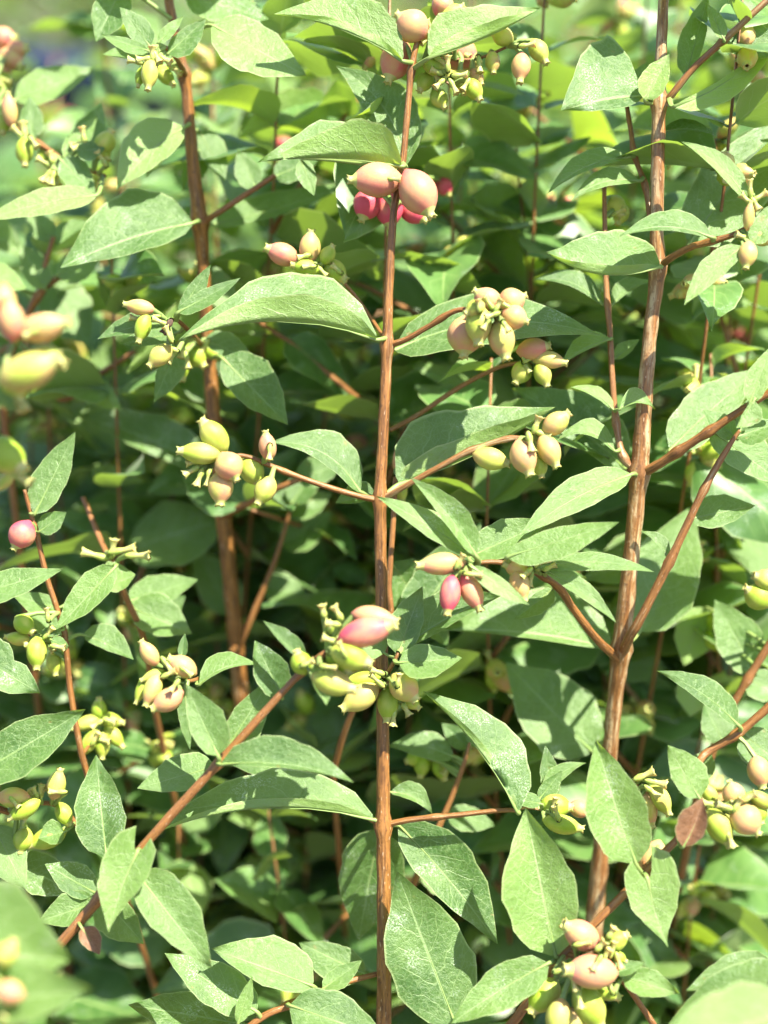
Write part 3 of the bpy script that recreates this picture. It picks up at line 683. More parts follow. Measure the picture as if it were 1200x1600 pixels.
berry(t, 218, 480, 48, 25, 190, 0.52, z=-3); berry(t, 223, 512, 48, 26, 105, 0.06, z=-3); bud(t, 214, 498, 24, 15, 190)
bud(t, 238, 494, 28, 13, 180); berry(t, 262, 510, 26, 18, 120, 0.0, kind='husk', name='dried_flower', z=-6)
berry(t, 250, 556, 46, 32, 135, 0.32, z=-4); berry(t, 284, 572, 46, 25, 85, 0.05, z=-4); berry(t, 305, 556, 46, 32, 50, 0.06, z=-5); berry(t, 325, 547, 40, 24, 40, 0.08, z=-4)
for a in ((270, 555, 30, 120), (292, 562, 30, 80), (284, 548, 24, 100), (268, 545, 24, 200)): bud(t, a[0], a[1], a[2], 16, a[3], z=-7)
t = wood('twig', [(350, 805, 53, 6), (385, 788, 44, 5.4), (430, 765, 38, 5), (470, 748, 36, 4.4)], CL, (0.1, 0.5, 0, 1)); leaf(t, 465, 750, 540, 720, 26, 22, z=4)
t = wood('twig', [(374, 1010, 62, 5), (395, 960, 60, 4.6), (430, 875, 58, 4.0), (450, 810, 56, 2.8), (458, 780, 55, 1.6)], CL, (0.0, 0.5, 0, 1)); leaf(t, 456, 786, 500, 720, 24, 22, z=-2); leaf(t, 455, 790, 392, 752, 18, 24, z=-1); leaf(t, 452, 800, 520, 770, 20, 22, z=2); leaf(t, 440, 850, 520, 800, 32, 30, z=8); leaf(t, 412, 915, 480, 930, 28, 24, z=6)
# cluster in front of that cane
t = wood('twig', [(370, 1010, 62, 5), (345, 1035, 30, 4), (318, 1056, 4, 3.6), (296, 1064, -6, 3), (270, 1060, -9, 2.4)], CL, (0.3, 0.5, 0, 1))
leaf(t, 312, 1070, 406, 1040, 26, 4, bow=14, tilt=38, z=-3, mat='leaf_fresh'); leaf(t, 283, 1028, 289, 989, 7, 8, z=-2); leaf(t, 288, 1072, 297, 1173, 8, 14, tilt=10, z=-3)
berry(t, 233, 1021, 46, 27, 238, 0.42, z=-3); berry(t, 285, 1041, 50, 34, 212, 0.46, z=-6); berry(t, 238, 1078, 52, 29, 112, 0.42, z=-6); berry(t, 262, 1094, 54, 36, 150, 0.56, z=-8)
berry(t, 222, 1076, 48, 20, 112, 0.06, z=-3); berry(t, 240, 1056, 40, 20, 160, 0.05, z=-4); bud(t, 264, 1050, 24, 16, 260); bud(t, 276, 1074, 24, 16, 90); bud(t, 288, 1110, 28, 17, 100)
leaf(t, 282, 1066, 250, 1048, 6, 8, z=-5)

# ---- slanting shoot with red-flushed fruit at its end
g = Vector((-0.14, 0.10, 0))
DL = cane('shrub_branch', 'slanting orange-brown shoot ending in a red-flushed berry cluster', cat='shrub branch', loc=P(60, 1520, -14))
ds = wood('stem', [(512, 1016, -22, 5), (470, 1052, -21, 5.6), (430, 1094, -20, 6), (342, 1192, -18, 7), (242, 1302, -16, 7.4), (160, 1398, -14, 8), (100, 1468, -13, 8.4), (20, 1560, -10, 9), (-60, 1660, -6, 9.5)], DL, (0.12, 0.65, 0, 1),
          nodes=[(342, 1192), (472, 1048), (158, 1400)], ground=G(-60, 1660, -6, -0.03, 0.03), sides=12)
leaf(ds, 346, 1195, 553, 1223, 44, 6, bow=14, tilt=36, z=-3, zt=-4); leaf(ds, 336, 1198, 214, 1232, 24, 34, tilt=30, z=10)
leaf(ds, 340, 1180, 291, 1069, 24, 36, tilt=18, z=-3); leaf(ds, 350, 1178, 424, 1058, 24, 32, tilt=20, z=3)
leaf(ds, 474, 1032, 411, 970, 5, 20, tilt=30, z=-2); leaf(ds, 440, 1088, 398, 1000, 26, 30, tilt=20, z=5)
leaf(ds, 482, 1046, 510, 1102, 34, 4, tilt=15, z=-5, mat='leaf_fresh')
leaf(ds, 214, 1332, 170, 1458, 32, 44, bow=-4, tilt=16, z=-5, pkA=0.24, pkB=0.32, heart=0.9, fold=0.3, mat='leaf_fresh', root=(218, 1330))
leaf(ds, 212, 1362, 331, 1513, 48, 34, tilt=22, z=-3, zt=-3); leaf(ds, 166, 1338, 150, 1179, 44, 36, tilt=15, z=6, zt=6, root=(205, 1345))
leaf(ds, 160, 1400, 225, 1475, 24, 40, tilt=20, z=7); leaf(ds, 150, 1410, 60, 1440, 26, 30, tilt=30, z=8); leaf(ds, 148, 1395, 70, 1350, 24, 30, z=9)
berry(ds, 585, 965, 72, 36, 10, 0.54, z=-2); berry(ds, 572, 988, 92, 46, 345, 0.70, z=-7); berry(ds, 534, 988, 50, 36, 215, 0.1, z=2); berry(ds, 548, 1026, 66, 42, 20, 0.12, z=-7)
berry(ds, 520, 1066, 72, 42, 18, 0.26, z=-5); berry(ds, 470, 1035, 40, 34, 250, 0.05, z=-3); berry(ds, 530, 1030, 52, 38, 60, 0.06, z=-2)
for a in ((528, 958, 28, 240), (516, 1000, 28, 200), (520, 975, 26, 190), (540, 1010, 26, 10), (505, 955, 22, 260)): bud(ds, a[0], a[1], a[2], 19, a[3], z=-4)
dry = leaf(ds, 128, 1450, 156, 1492, 20, 14, tilt=10, z=-3, mat='leaf_dry', fold=0.6); dry.name = 'dried_leaf'; dry['label'] = 'withered curled tan leaf'

# ---- slanting shoot lower down with heart-shaped leaf
DR = cane('shrub_branch', 'slanting brown shoot with heart-shaped leaf and curled dry brown leaf', cat='shrub branch', loc=P(760, 1640, -14))
dr = wood('stem', [(1098, 1262, -14, 4.6), (1076, 1292, -14, 5.4), (1040, 1330, -14, 6), (1000, 1372, -14, 6.4), (930, 1442, -13, 6.8), (882, 1490, -12, 7), (830, 1560, -8, 7.4), (780, 1625, -4, 8)], DR, (0.2, 0.65, 0, 1),
          nodes=[(1008, 1364), (884, 1488)], ground=G(780, 1625, -4, -0.02, 0.05), sides=12)
leaf(dr, 1012, 1374, 1044, 1481, 50, 36, bow=-3, tilt=12, z=-4, pkA=0.24, pkB=0.26, heart=1.0, fold=0.2, mat='leaf_fresh'); leaf(dr, 993, 1348, 931, 1156, 50, 46, bow=2, tilt=15, z=-3, zt=2, mat='leaf_fresh', root=(1005, 1366))
leaf(dr, 868, 1492, 821, 1262, 64, 54, bow=0, tilt=14, z=-2, zt=3, mat='leaf_fresh', pkA=0.48, pkB=0.48); leaf(dr, 855, 1506, 704, 1600, 34, 36, bow=-4, tilt=22, z=-5, mat='leaf_fresh', root=(872, 1502))
leaf(dr, 712, 1602, 620, 1361, 70, 66, tilt=14, z=-2, zt=5, pkA=0.50, pkB=0.46, root=(800, 1600))
leaf(dr, 1092, 1246, 1043, 1164, 22, 34, tilt=20, z=-1, mat='leaf_fresh')
dry = leaf(dr, 1068, 1322, 1098, 1246, 30, 20, bow=-4, tilt=10, z=-6, mat='leaf_dry', fold=1.1, pkA=0.62, pkB=0.5); dry.name = 'dried_leaf'; dry['label'] = 'curled dry brown leaf'
berry(dr, 1020, 1345, 66, 46, 110, 0.5, z=6)
t = wood('twig', [(1008, 1366, -13, 3.6), (1004, 1320, -6, 3), (998, 1260, -3, 2.8), (996, 1222, -3, 2.4)], DR, (0.2, 0.6, 0, 1))
berry(t, 1012, 1262, 60, 30, 78, 0.42, z=1); berry(t, 1032, 1248, 54, 30, 62, 0.22, z=0); bud(t, 1006, 1212, 36, 20, 335); bud(t, 1024, 1222, 36, 20, 12); bud(t, 1018, 1236, 30, 18, 40)
t = wood('twig', [(884, 1490, -12, 5), (910, 1498, -16, 4), (940, 1505, -16, 4), (975, 1535, -14, 4.4), (1025, 1606, -10, 5)], DR, (0.2, 0.6, 0, 1))
leaf(t, 974, 1528, 1062, 1552, 26, 20, tilt=32, z=-2, mat='leaf_fresh'); leaf(t, 962, 1520, 1008, 1504, 12, 10, z=-4)
berry(t, 908, 1461, 66, 46, 214, 0.58, z=-4); berry(t, 924, 1518, 84, 54, 186, 0.62, z=-7); berry(t, 850, 1556, 64, 46, 130, 0.08, z=-3); berry(t, 921, 1572, 74, 50, 62, 0.14, z=-5)
berry(t, 872, 1590, 60, 40, 105, 0.34, z=-5); berry(t, 962, 1470, 44, 32, 330, 0.06, z=-3, kind='oval'); berry(t, 944, 1545, 54, 34, 30, 0.05, z=0); berry(t, 968, 1496, 24, 18, 30, 0.04, z=-4)
berry(t, 896, 1598, 50, 36, 100, 0.3, z=-3)
for a in ((946, 1492, 26, 300), (938, 1478, 24, 310), (905, 1560, 30, 80), (955, 1458, 22, 300)): bud(t, a[0], a[1], a[2], 19, a[3], z=-7)

# ---- shoot coming in from the side with a fruit cluster beside the curled leaf
SR = cane('shrub_branch', 'brown shoot behind the curled dry leaf bearing peach and yellow berries', cat='shrub branch', loc=P(1260, 1060, 0))
s = wood('stem', [(1108, 1268, -12, 3), (1092, 1230, -2, 4), (1096, 1184, 8, 6), (1150, 1148, 8, 6.6), (1206, 1100, 6, 7), (1290, 1020, 2, 7.5)], SR, (0.05, 0.4, 0, 1), nodes=[(1150, 1148)])
leaf(s, 1152, 1132, 1026, 1048, 12, 28, bow=-10, tilt=34, z=-3, zt=-4); leaf(s, 1160, 1146, 1228, 1200, 30, 34, z=4); leaf(s, 1110, 1178, 1060, 1240, 24, 20, z=8); leaf(s, 1130, 1160, 1100, 1100, 22, 30, z=12)
berry(s, 1186, 1206, 50, 37, 80, 0.52, z=-4); berry(s, 1146, 1240, 42, 36, 250, 0.52, z=-5, kind='round'); berry(s, 1166, 1281, 56, 50, 50, 0.42, z=-7, kind='round'); berry(s, 1124, 1292, 62, 40, 60, 0.12, z=-6)
berry(s, 1190, 1250, 44, 24, 30, 0.06, z=-3); berry(s, 1186, 1268, 36, 26, 80, 0.1); berry(s, 1108, 1240, 34, 24, 240, 0.2, z=-4)
for a in ((1132, 1260, 30, 200), (1152, 1258, 28, 300), (1140, 1310, 30, 70), (1108, 1256, 26, 190), (1170, 1246, 26, 330)): bud(s, a[0], a[1], a[2], 19, a[3], z=-8)
g = G(1235, 900, 30)
SQ = cane('shrub_branch', 'red-brown shoot crossing behind the dark drooping leaf with yellow berries', cat='shrub branch', loc=P(1130, 1140, 30))
s = wood('stem', [(1260, 905, 20, 5), (1206, 1000, 24, 6), (1168, 1062, 26, 6.2), (1140, 1110, 28, 6.4), (1122, 1150, 30, 6.6), (1090, 1240, 36, 7)], SQ, (0.0, 0.6, 0, 1), ground=G(1090, 1240, 36, 0.0, 0.25), nodes=[(1168, 1062)])
leaf(s, 1180, 1050, 1116, 936, 34, 40, tilt=18, z=5); leaf(s, 1166, 1060, 1228, 1090, 26, 24, z=2)
berry(s, 1184, 932, 50, 42, 215, 0.06, z=-8, kind='round'); berry(s, 1196, 906, 40, 34, 200, 0.3, z=-8); berry(s, 1118, 1000, 40, 34, 60, 0.08, z=20); berry(s, 1120, 970, 38, 30, 300, 0.1, z=20)
leaf(s, 1100, 950, 1068, 1040, 36, 34, tilt=10, z=22, mat='leaf_fresh', under=True); leaf(s, 1090, 1060, 1078, 1120, 30, 30, tilt=10, z=20, mat='leaf_fresh', under=True)

# ---- small shoots low down
SB = cane('shrub_branch', 'low leafy shoot with broad round-tipped leaves at the foot of the slim cane', cat='shrub branch', loc=P(360, 1640, 4))
s = wood('stem', [(592, 1521, 6, 4), (520, 1541, 2, 5), (452, 1570, -3, 5.4), (400, 1596, -4, 5.6), (330, 1660, -4, 6)], SB, (0.05, 0.5, 0, 1), nodes=[(520, 1541), (452, 1570)], ground=G(330, 1660, -4))
leaf(s, 454, 1572, 604, 1622, 46, 40, tilt=34, z=-4); leaf(s, 488, 1540, 330, 1482, 26, 54, tilt=36, z=-5, zt=-2); leaf(s, 570, 1522, 466, 1472, 36, 26, tilt=36, z=6)
leaf(s, 400, 1580, 257, 1489, 34, 38, tilt=30, z=-1); leaf(s, 372, 1598, 394, 1526, 11, 13, tilt=15, z=-7, mat='leaf_fresh'); leaf(s, 380, 1600, 200, 1570, 40, 40, z=6); leaf(s, 505, 1545, 566, 1500, 16, 18, z=-2)
ST = cane('shrub_branch', 'thin red shoot slanting down behind the slim cane over pale berries', cat='shrub branch', loc=P(650, 1370, 26))
s = wood('stem', [(734, 1160, 24, 2), (726, 1190, 24, 3.6), (708, 1240, 25, 4.4), (690, 1282, 26, 5), (650, 1372, 28, 5.2), (600, 1500, 36, 5.6)], ST, (0.2, 0.8, 0, 1), ground=G(600, 1500, 36, -0.02, 0.2))
leaf(s, 734, 1165, 770, 1120, 18, 18, z=3); leaf(s, 732, 1168, 690, 1130, 16, 18, z=4); leaf(s, 708, 1182, 606, 1166, 18, 26, bow=-8, tilt=38, z=2); leaf(s, 700, 1270, 775, 1290, 20, 22, z=4); leaf(s, 660, 1350, 740, 1400, 30, 30, z=8)
for a in ((660, 1195, 40, 100), (688, 1200, 40, 70), (648, 1185, 30, 160), (700, 1188, 36, 40)): berry(s, a[0], a[1], a[2], 26, a[3], 0.06, z=8)
SC = cane('shrub_branch', 'thin pink-brown shoot hugging the back of the slim cane', cat='shrub branch', loc=P(610, 960, 12))
s = wood('stem', [(618, 745, 10, 4), (614, 820, 10, 4.4), (608, 910, 10, 4.6), (606, 990, 12, 4.8), (545, 1125, 26, 5), (520, 1210, 36, 5)], SC, (0.15, 0.6, 0, 1), ground=G(520, 1210, 36, 0.0, 0.25))
leaf(s, 612, 880, 700, 1010, 50, 40, tilt=20, z=14, zt=6); leaf(s, 620, 748, 655, 690, 14, 14, z=2)
berry(s, 624, 720, 50, 22, 270, 0.5, z=4); berry(s, 626, 765, 40, 22, 80, 0.1, z=2)

# ---- shoots entering from the side, hardly blurred
E1 = cane('shrub_branch', 'dark twiggy shoot with one pink berry and narrow upright leaf', cat='shrub branch', loc=P(-50, 620, 10))
s = wood('stem', [(38, 765, 6, 3), (56, 830, 8, 4), (74, 905, 9, 4.4), (100, 990, 10, 4.6), (110, 1080, 12, 4.8), (128, 1180, 14, 5), (150, 1250, 18, 5)], E1, (0.05, 0.4, 0, 1), nodes=[(100, 990), (56, 830)], ground=G(150, 1250, 18, 0.02, 0.25))
leaf(s, 55, 802, 118, 674, 30, 24, tilt=18, z=-1); leaf(s, 62, 830, 104, 800, 18, 16, z=-2); berry(s, 34, 836, 50, 43, 118, 0.74, z=-4, kind='round')
berry(s, 57, 1020, 50, 32, 88, 0.06, z=-6); berry(s, 38, 976, 38, 30, 40, 0.06, z=-4); berry(s, 28, 998, 40, 22, 190, 0.3, z=-3); berry(s, 84, 1035, 40, 24, 80, 0.06, z=2)
budset(s, 66, 1000, 4, 14, 26, 8)
leaf(s, 96, 985, 60, 990, 8, 10, z=-4); leaf(s, 80, 1000, 108, 1010, 10, 8, z=-6)
leaf(s, 130, 992, 209, 1031, 30, 10, bow=4, tilt=36, z=4, root=(104, 1000)); leaf(s, 104, 1000, 40, 940, 24, 22, z=8)
s = wood('twig', [(128, 1180, 14, 3), (142, 1160, 20, 2.6), (156, 1136, 24, 2.2)], E1, (0.05, 0.4, 0, 1))
for q, a in enumerate(((135, 1130, 46, 160), (172, 1125, 44, 10), (178, 1150, 46, 50), (140, 1160, 44, 120), (155, 1108, 36, 270), (160, 1165, 40, 90))): berry(s, a[0], a[1], a[2], 24, a[3], 0.07 if q else 0.2, z=0)
E2 = cane('shrub_branch', 'shoot with pale sunlit leaves above a whorl of small buds', cat='shrub branch', loc=P(210, 960, 20))
s = wood('stem', [(130, 778, 34, 4), (160, 850, 26, 4.6), (180, 890, 18, 4.6), (200, 940, 22, 5), (225, 1000, 30, 5), (240, 1100, 46, 5)], E2, (0.1, 0.7, 0, 1), ground=G(240, 1100, 46, 0.02, 0.2))
leaf(s, 180, 886, 87, 984, 22, 28, tilt=28, z=-10, mat='leaf_fresh'); leaf(s, 166, 918, 212, 898, 36, 14, tilt=34, z=-4, mat='leaf_fresh'); leaf(s, 90, 950, 20, 930, 20, 16, z=-6, root=(180, 890))
leaf(s, 205, 950, 300, 990, 40, 26, z=4); leaf(s, 200, 940, 310, 905, 28, 22, z=8); leaf(s, 220, 990, 290, 930, 30, 26, z=10)
for a in ((150, 868, 46, 195), (190, 860, 46, 350), (214, 868, 40, 0), (176, 858, 34, 280)): bud(s, a[0], a[1], a[2], 20, a[3], z=-5)
E3 = cane('shrub_branch', 'shoot bearing broad pointed leaf patched with sunlight beside small pink-green berries', cat='shrub branch', loc=P(-80, 1260, 0))
s = wood('stem', [(-120, 1230, -6, 7), (-60, 1240, -5, 6), (20, 1270, 2, 5), (60, 1255, 6, 4), (100, 1265, 10, 4), (140, 1320, 12, 4)], E3, (0.05, 0.5, 0, 1))
leaf(s, -45, 1216, 134, 1108, 42, 40, tilt=22, z=-3, zt=3); leaf(s, -60, 1010, 63, 1083, 44, 38, tilt=24, z=-2, za=-2, lobe=0.4, root=(-60, 1238)); leaf(s, -70, 938, 99, 889, 26, 24, tilt=34, z=-2, za=-4, root=(-110, 1232))
leaf(s, 24, 1348, 120, 1396, 36, 32, tilt=34, z=2, za=8); leaf(s, -10, 1290, 40, 1390, 30, 40, z=6); leaf(s, 100, 1300, 60, 1310, 16, 24, z=-6)
berry(s, 20, 1246, 52, 32, 182, 0.42, z=-3); berry(s, 38, 1265, 54, 28, 150, 0.12, z=-6); berry(s, 88, 1226, 50, 30, 285, 0.4, z=-4); berry(s, 74, 1310, 60, 34, 160, 0.12, z=-4); berry(s, 36, 1312, 40, 32, 100, 0.06, z=3); berry(s, 100, 1272, 40, 26, 60, 0.15)
budset(s, 60, 1250, 4, 12, 24, 9)
E4 = cane('shrub_branch', 'leafy shoot with green buds in front of the blue pots', cat='shrub branch', loc=P(-60, 180, 40))
s = wood('stem', [(-70, 150, 44, 5), (-10, 180, 40, 4.6), (30, 205, 36, 4.4), (70, 230, 33, 4.2), (105, 252, 30, 3.6), (165, 275, 28, 3)], E4, (0.05, 0.5, 0, 1), nodes=[(62, 222)])
leaf(s, 25, 155, 150, 107, 32, 22, tilt=30, z=8, mat='leaf_fresh', root=(20, 200)); leaf(s, 50, 215, 46, 150, 18, 20, z=2); leaf(s, 100, 245, 152, 181, 16, 18, z=-2, mat='leaf_fresh'); leaf(s, 95, 250, 150, 304, 24, 22, z=-6)
leaf(s, 120, 235, 165, 232, 14, 18, z=-6); leaf(s, 150, 306, -30, 346, 18, 24, bow=-6, z=-4, under=True, za=22, root=(160, 275)); leaf(s, 120, 250, 160, 160, 26, 30, z=16)
berry(s, 15, 172, 52, 25, 265, 0.5, z=-5); berry(s, 38, 237, 46, 28, 85, 0.08, z=-4); berry(s, 72, 246, 38, 26, 70, 0.1, z=3); berry(s, 165, 222, 40, 32, 300, 0.22, z=-3); berry(s, 8, 190, 40, 26, 100, 0.1); berry(s, 160, 236, 36, 28, 60, 0.1)
budset(s, 85, 262, 6, 16, 26, 11); budset(s, 132, 222, 3, 10, 26, 12); budset(s, 40, 218, 3, 14, 26, 13)
for a in ((6, 60, 40, 36, 0.75), (18, 92, 44, 34, 0.6), (0, 110, 40, 36, 0.5), (26, 78, 36, 30, 0.5), (6, 128, 36, 30, 0.1)): berry(s, a[0], a[1], a[2], a[3], rnd.uniform(0, 360), a[4], z=18)
E5 = cane('shrub_branch', 'forked brown twigs with small leaves beside the broad drooping leaf', cat='shrub branch', loc=P(20, 560, 50))
s = wood('stem', [(120, 420, 44, 4), (88, 436, 46, 5.4), (60, 462, 48, 6), (30, 520, 52, 6), (0, 600, 56, 6)], E5, (0.0, 0.55, 0, 1), ground=G(0, 600, 56), nodes=[(60, 462)])
leaf(s, -30, 424, 42, 451, 24, 22, z=-6, mat='leaf_fresh', za=44, root=(60, 462)); leaf(s, 90, 430, 160, 400, 24, 24, z=-4, mat='leaf_fresh'); leaf(s, 80, 440, 140, 540, 40, 44, z=16); leaf(s, 70, 450, 30, 380, 20, 24, z=-3)
t = wood('twig', [(62, 460, 48, 4.6), (72, 410, 46, 4.4), (84, 370, 46, 3.6)], E5, (0, 0.7, 0, 1)); leaf(t, 82, 374, 40, 330, 18, 20, z=2); leaf(t, 80, 375, 140, 345, 18, 20, z=2)
t = wood('twig', [(30, 520, 52, 5), (90, 622, 56, 5.4), (150, 588, 54, 5), (212, 548, 50, 4.4)], E5, (0, 0.8, 0, 1)); leaf(t, 205, 552, 250, 520, 18, 18, z=3); leaf(t, 135, 600, 190, 640, 20, 18, z=-4, mat='leaf_fresh')
for a in ((190, 455, 36, 240), (208, 430, 40, 300), (186, 462, 32, 120), (178, 440, 34, 190)): berry(t, a[0], a[1], a[2], 28, a[3], 0.06, z=-8)

# ---- close to the lens, out of focus
NB = cane('shrub_branch', 'soft blurred shoot with large plump pinkish-green berries', cat='shrub branch', loc=P(-120, 620, -55))
s = wood('stem', [(-140, 640, -50, 6), (-60, 600, -54, 5), (0, 550, -56, 4), (22, 535, -56, 3)], NB, (0.1, 0.6, 0, 1))
berry(s, 18, 500, 66, 42, 265, 0.55, z=-4); berry(s, 66, 512, 84, 46, 350, 0.48, z=-3); berry(s, 46, 580, 104, 58, 340, 0.30, z=-6); berry(s, 74, 560, 60, 44, 20, 0.22, z=0); berry(s, 24, 600, 60, 48, 80, 0.08, z=-2); berry(s, 6, 470, 50, 40, 270, 0.5)
leaf(s, -50, 580, 26, 640, 30, 26, z=-3, tilt=20); berry(s, 10, 712, 74, 56, 40, 0.1, z=2, za=-48); berry(s, 8, 752, 40, 20, 130, 0.3, z=2, za=-40)
bud(s, 30, 745, 44, 24, 30, za=-44); bud(s, 30, 620, 50, 30, 70, z=-2)
NL = cane('shrub_branch', 'very blurred broad pale leaves overlapping yellow and pink berries', cat='shrub branch', loc=P(-140, 1640, -70))
s = wood('stem', [(-160, 1500, -66, 6), (-90, 1540, -66, 5), (-20, 1580, -68, 4), (20, 1640, -68, 4)], NL, (0.1, 0.6, 0, 1))
leaf(s, -110, 1480, 112, 1500, 120, 66, tilt=24, z=-2, mat='leaf_fresh', pkA=0.5, zt=4); leaf(s, -60, 1570, 144, 1546, 60, 40, tilt=30, z=-8, mat='leaf_fresh', zt=-4)
berry(s, 10, 1490, 48, 36, 300, 0.25, z=-12); berry(s, 14, 1550, 50, 38, 200, 0.5, z=-14); berry(s, 10, 1590, 50, 40, 90, 0.15, z=-10); leaf(s, -20, 1590, 60, 1640, 30, 30, z=-4)
NR = cane('shrub_branch', 'blurred broad pale leaves hanging low beside the heart-shaped leaf', cat='shrub branch', loc=P(1340, 1560, -40))
s = wood('stem', [(1340, 1540, -36, 6), (1270, 1530, -36, 5), (1230, 1524, -36, 4), (1190, 1600, -44, 4)], NR, (0.1, 0.6, 0, 1))
leaf(s, 1236, 1524, 1040, 1606, 46, 52, tilt=26, z=6, zt=8); leaf(s, 1200, 1500, 1072, 1548, 20, 30, z=16, tilt=30); leaf(s, 1240, 1580, 1020, 1640, 50, 66, z=-22, zt=-6, tilt=30, mat='leaf_fresh')

# ------------------------------------------------------------------ canes farther back, each with its own leaves and fruit
def flat_leaf(name, wid, fold, droop, roll, nu=9, ns=3, mat='leaf_back'):
    verts, faces, uvs, uvm = [], [], [], []
    rr = random.Random(int(wid * 1000) + int(fold * 77))
    for i in range(nu + 1):
        u = i / nu; f = prof(0.004 + 0.996 * u ** 0.92, 0.40) * wid * (1 + 0.05 * math.sin(u * 19 + wid * 50))
        for j in range(-ns, ns + 1):
            s = j / ns
            verts.append(Vector((0.06 + u * 0.94, f * s, -droop * u * u + fold * abs(f * s) - 0.25 * f * s * s * 0.5 + roll * u * s * f + 0.035 * math.sin(u * 8 + j * 0.7 + wid * 40) * abs(s))))
            uvs.append((u, 0.5 + 0.5 * s)); uvm.append((u * 40, f * s * 40))
    m = 2 * ns + 1
    for i in range(nu):
        for j in range(2 * ns):
            a = i * m + j; faces.append((a, a + m, a + m + 1, a + 1))
    b = len(verts)       # petiole
    for q, (x, r) in enumerate(((0.0, 0.014), (0.12, 0.010))):
        for t in range(3):
            verts.append(Vector((x - 0.01, r * math.cos(t * 2.094), r * math.sin(t * 2.094) - 0.004))); uvs.append((0.05, 0.5)); uvm.append((0, 0))
    for t in range(3): faces.append((b + t, b + (t + 1) % 3, b + 3 + (t + 1) % 3, b + 3 + t))
    o = mesh_obj(name, verts, faces, [M[mat]], None, uvs, origin=Vector((0, 0, 0)), uv2=uvm)
    me = o.data; bpy.data.objects.remove(o); return me
LM = [flat_leaf('leaf_shape', w_, f_, d_, r_, mat=m_) for w_, f_, d_, r_, m_ in ((0.33, 0.25, 0.18, 0.2, 'leaf_back'), (0.29, 0.45, 0.30, -0.3, 'leaf_back'), (0.36, 0.15, 0.10, 0.3, 'leaf_fresh'),
      (0.31, 0.60, 0.22, 0.1, 'leaf_back'), (0.27, 0.30, 0.38, -0.2, 'leaf_back'), (0.34, 0.10, 0.25, -0.4, 'leaf_back'), (0.38, 0.75, 0.15, 0.2, 'leaf_back'), (0.30, 0.85, 0.42, 0.5, 'leaf_fresh'), (0.32, -0.35, 0.30, 0.4, 'leaf_back'), (0.35, 0.5, -0.12, -0.5, 'leaf_back'))]

def leaf_matrix(p, d, ln, r):
    side = d.cross(Vector((0, 0, 1)))
    if side.length < 1e-3: side = Vector((1, 0, 0))
    side.normalize(); n = side.cross(d).normalized()
    m = Matrix((d, -side, n)).transposed().to_4x4()
    return Matrix.Translation(p) @ m @ Matrix.Rotation(r.uniform(-0.8, 0.8), 4, 'X') @ Matrix.Scale(ln, 4)

def put(parent, name, me, mw, color=None):
    o = bpy.data.objects.new(name, me); col.objects.link(o); place(o, mw, parent)
    if color: o.color = color
    return o

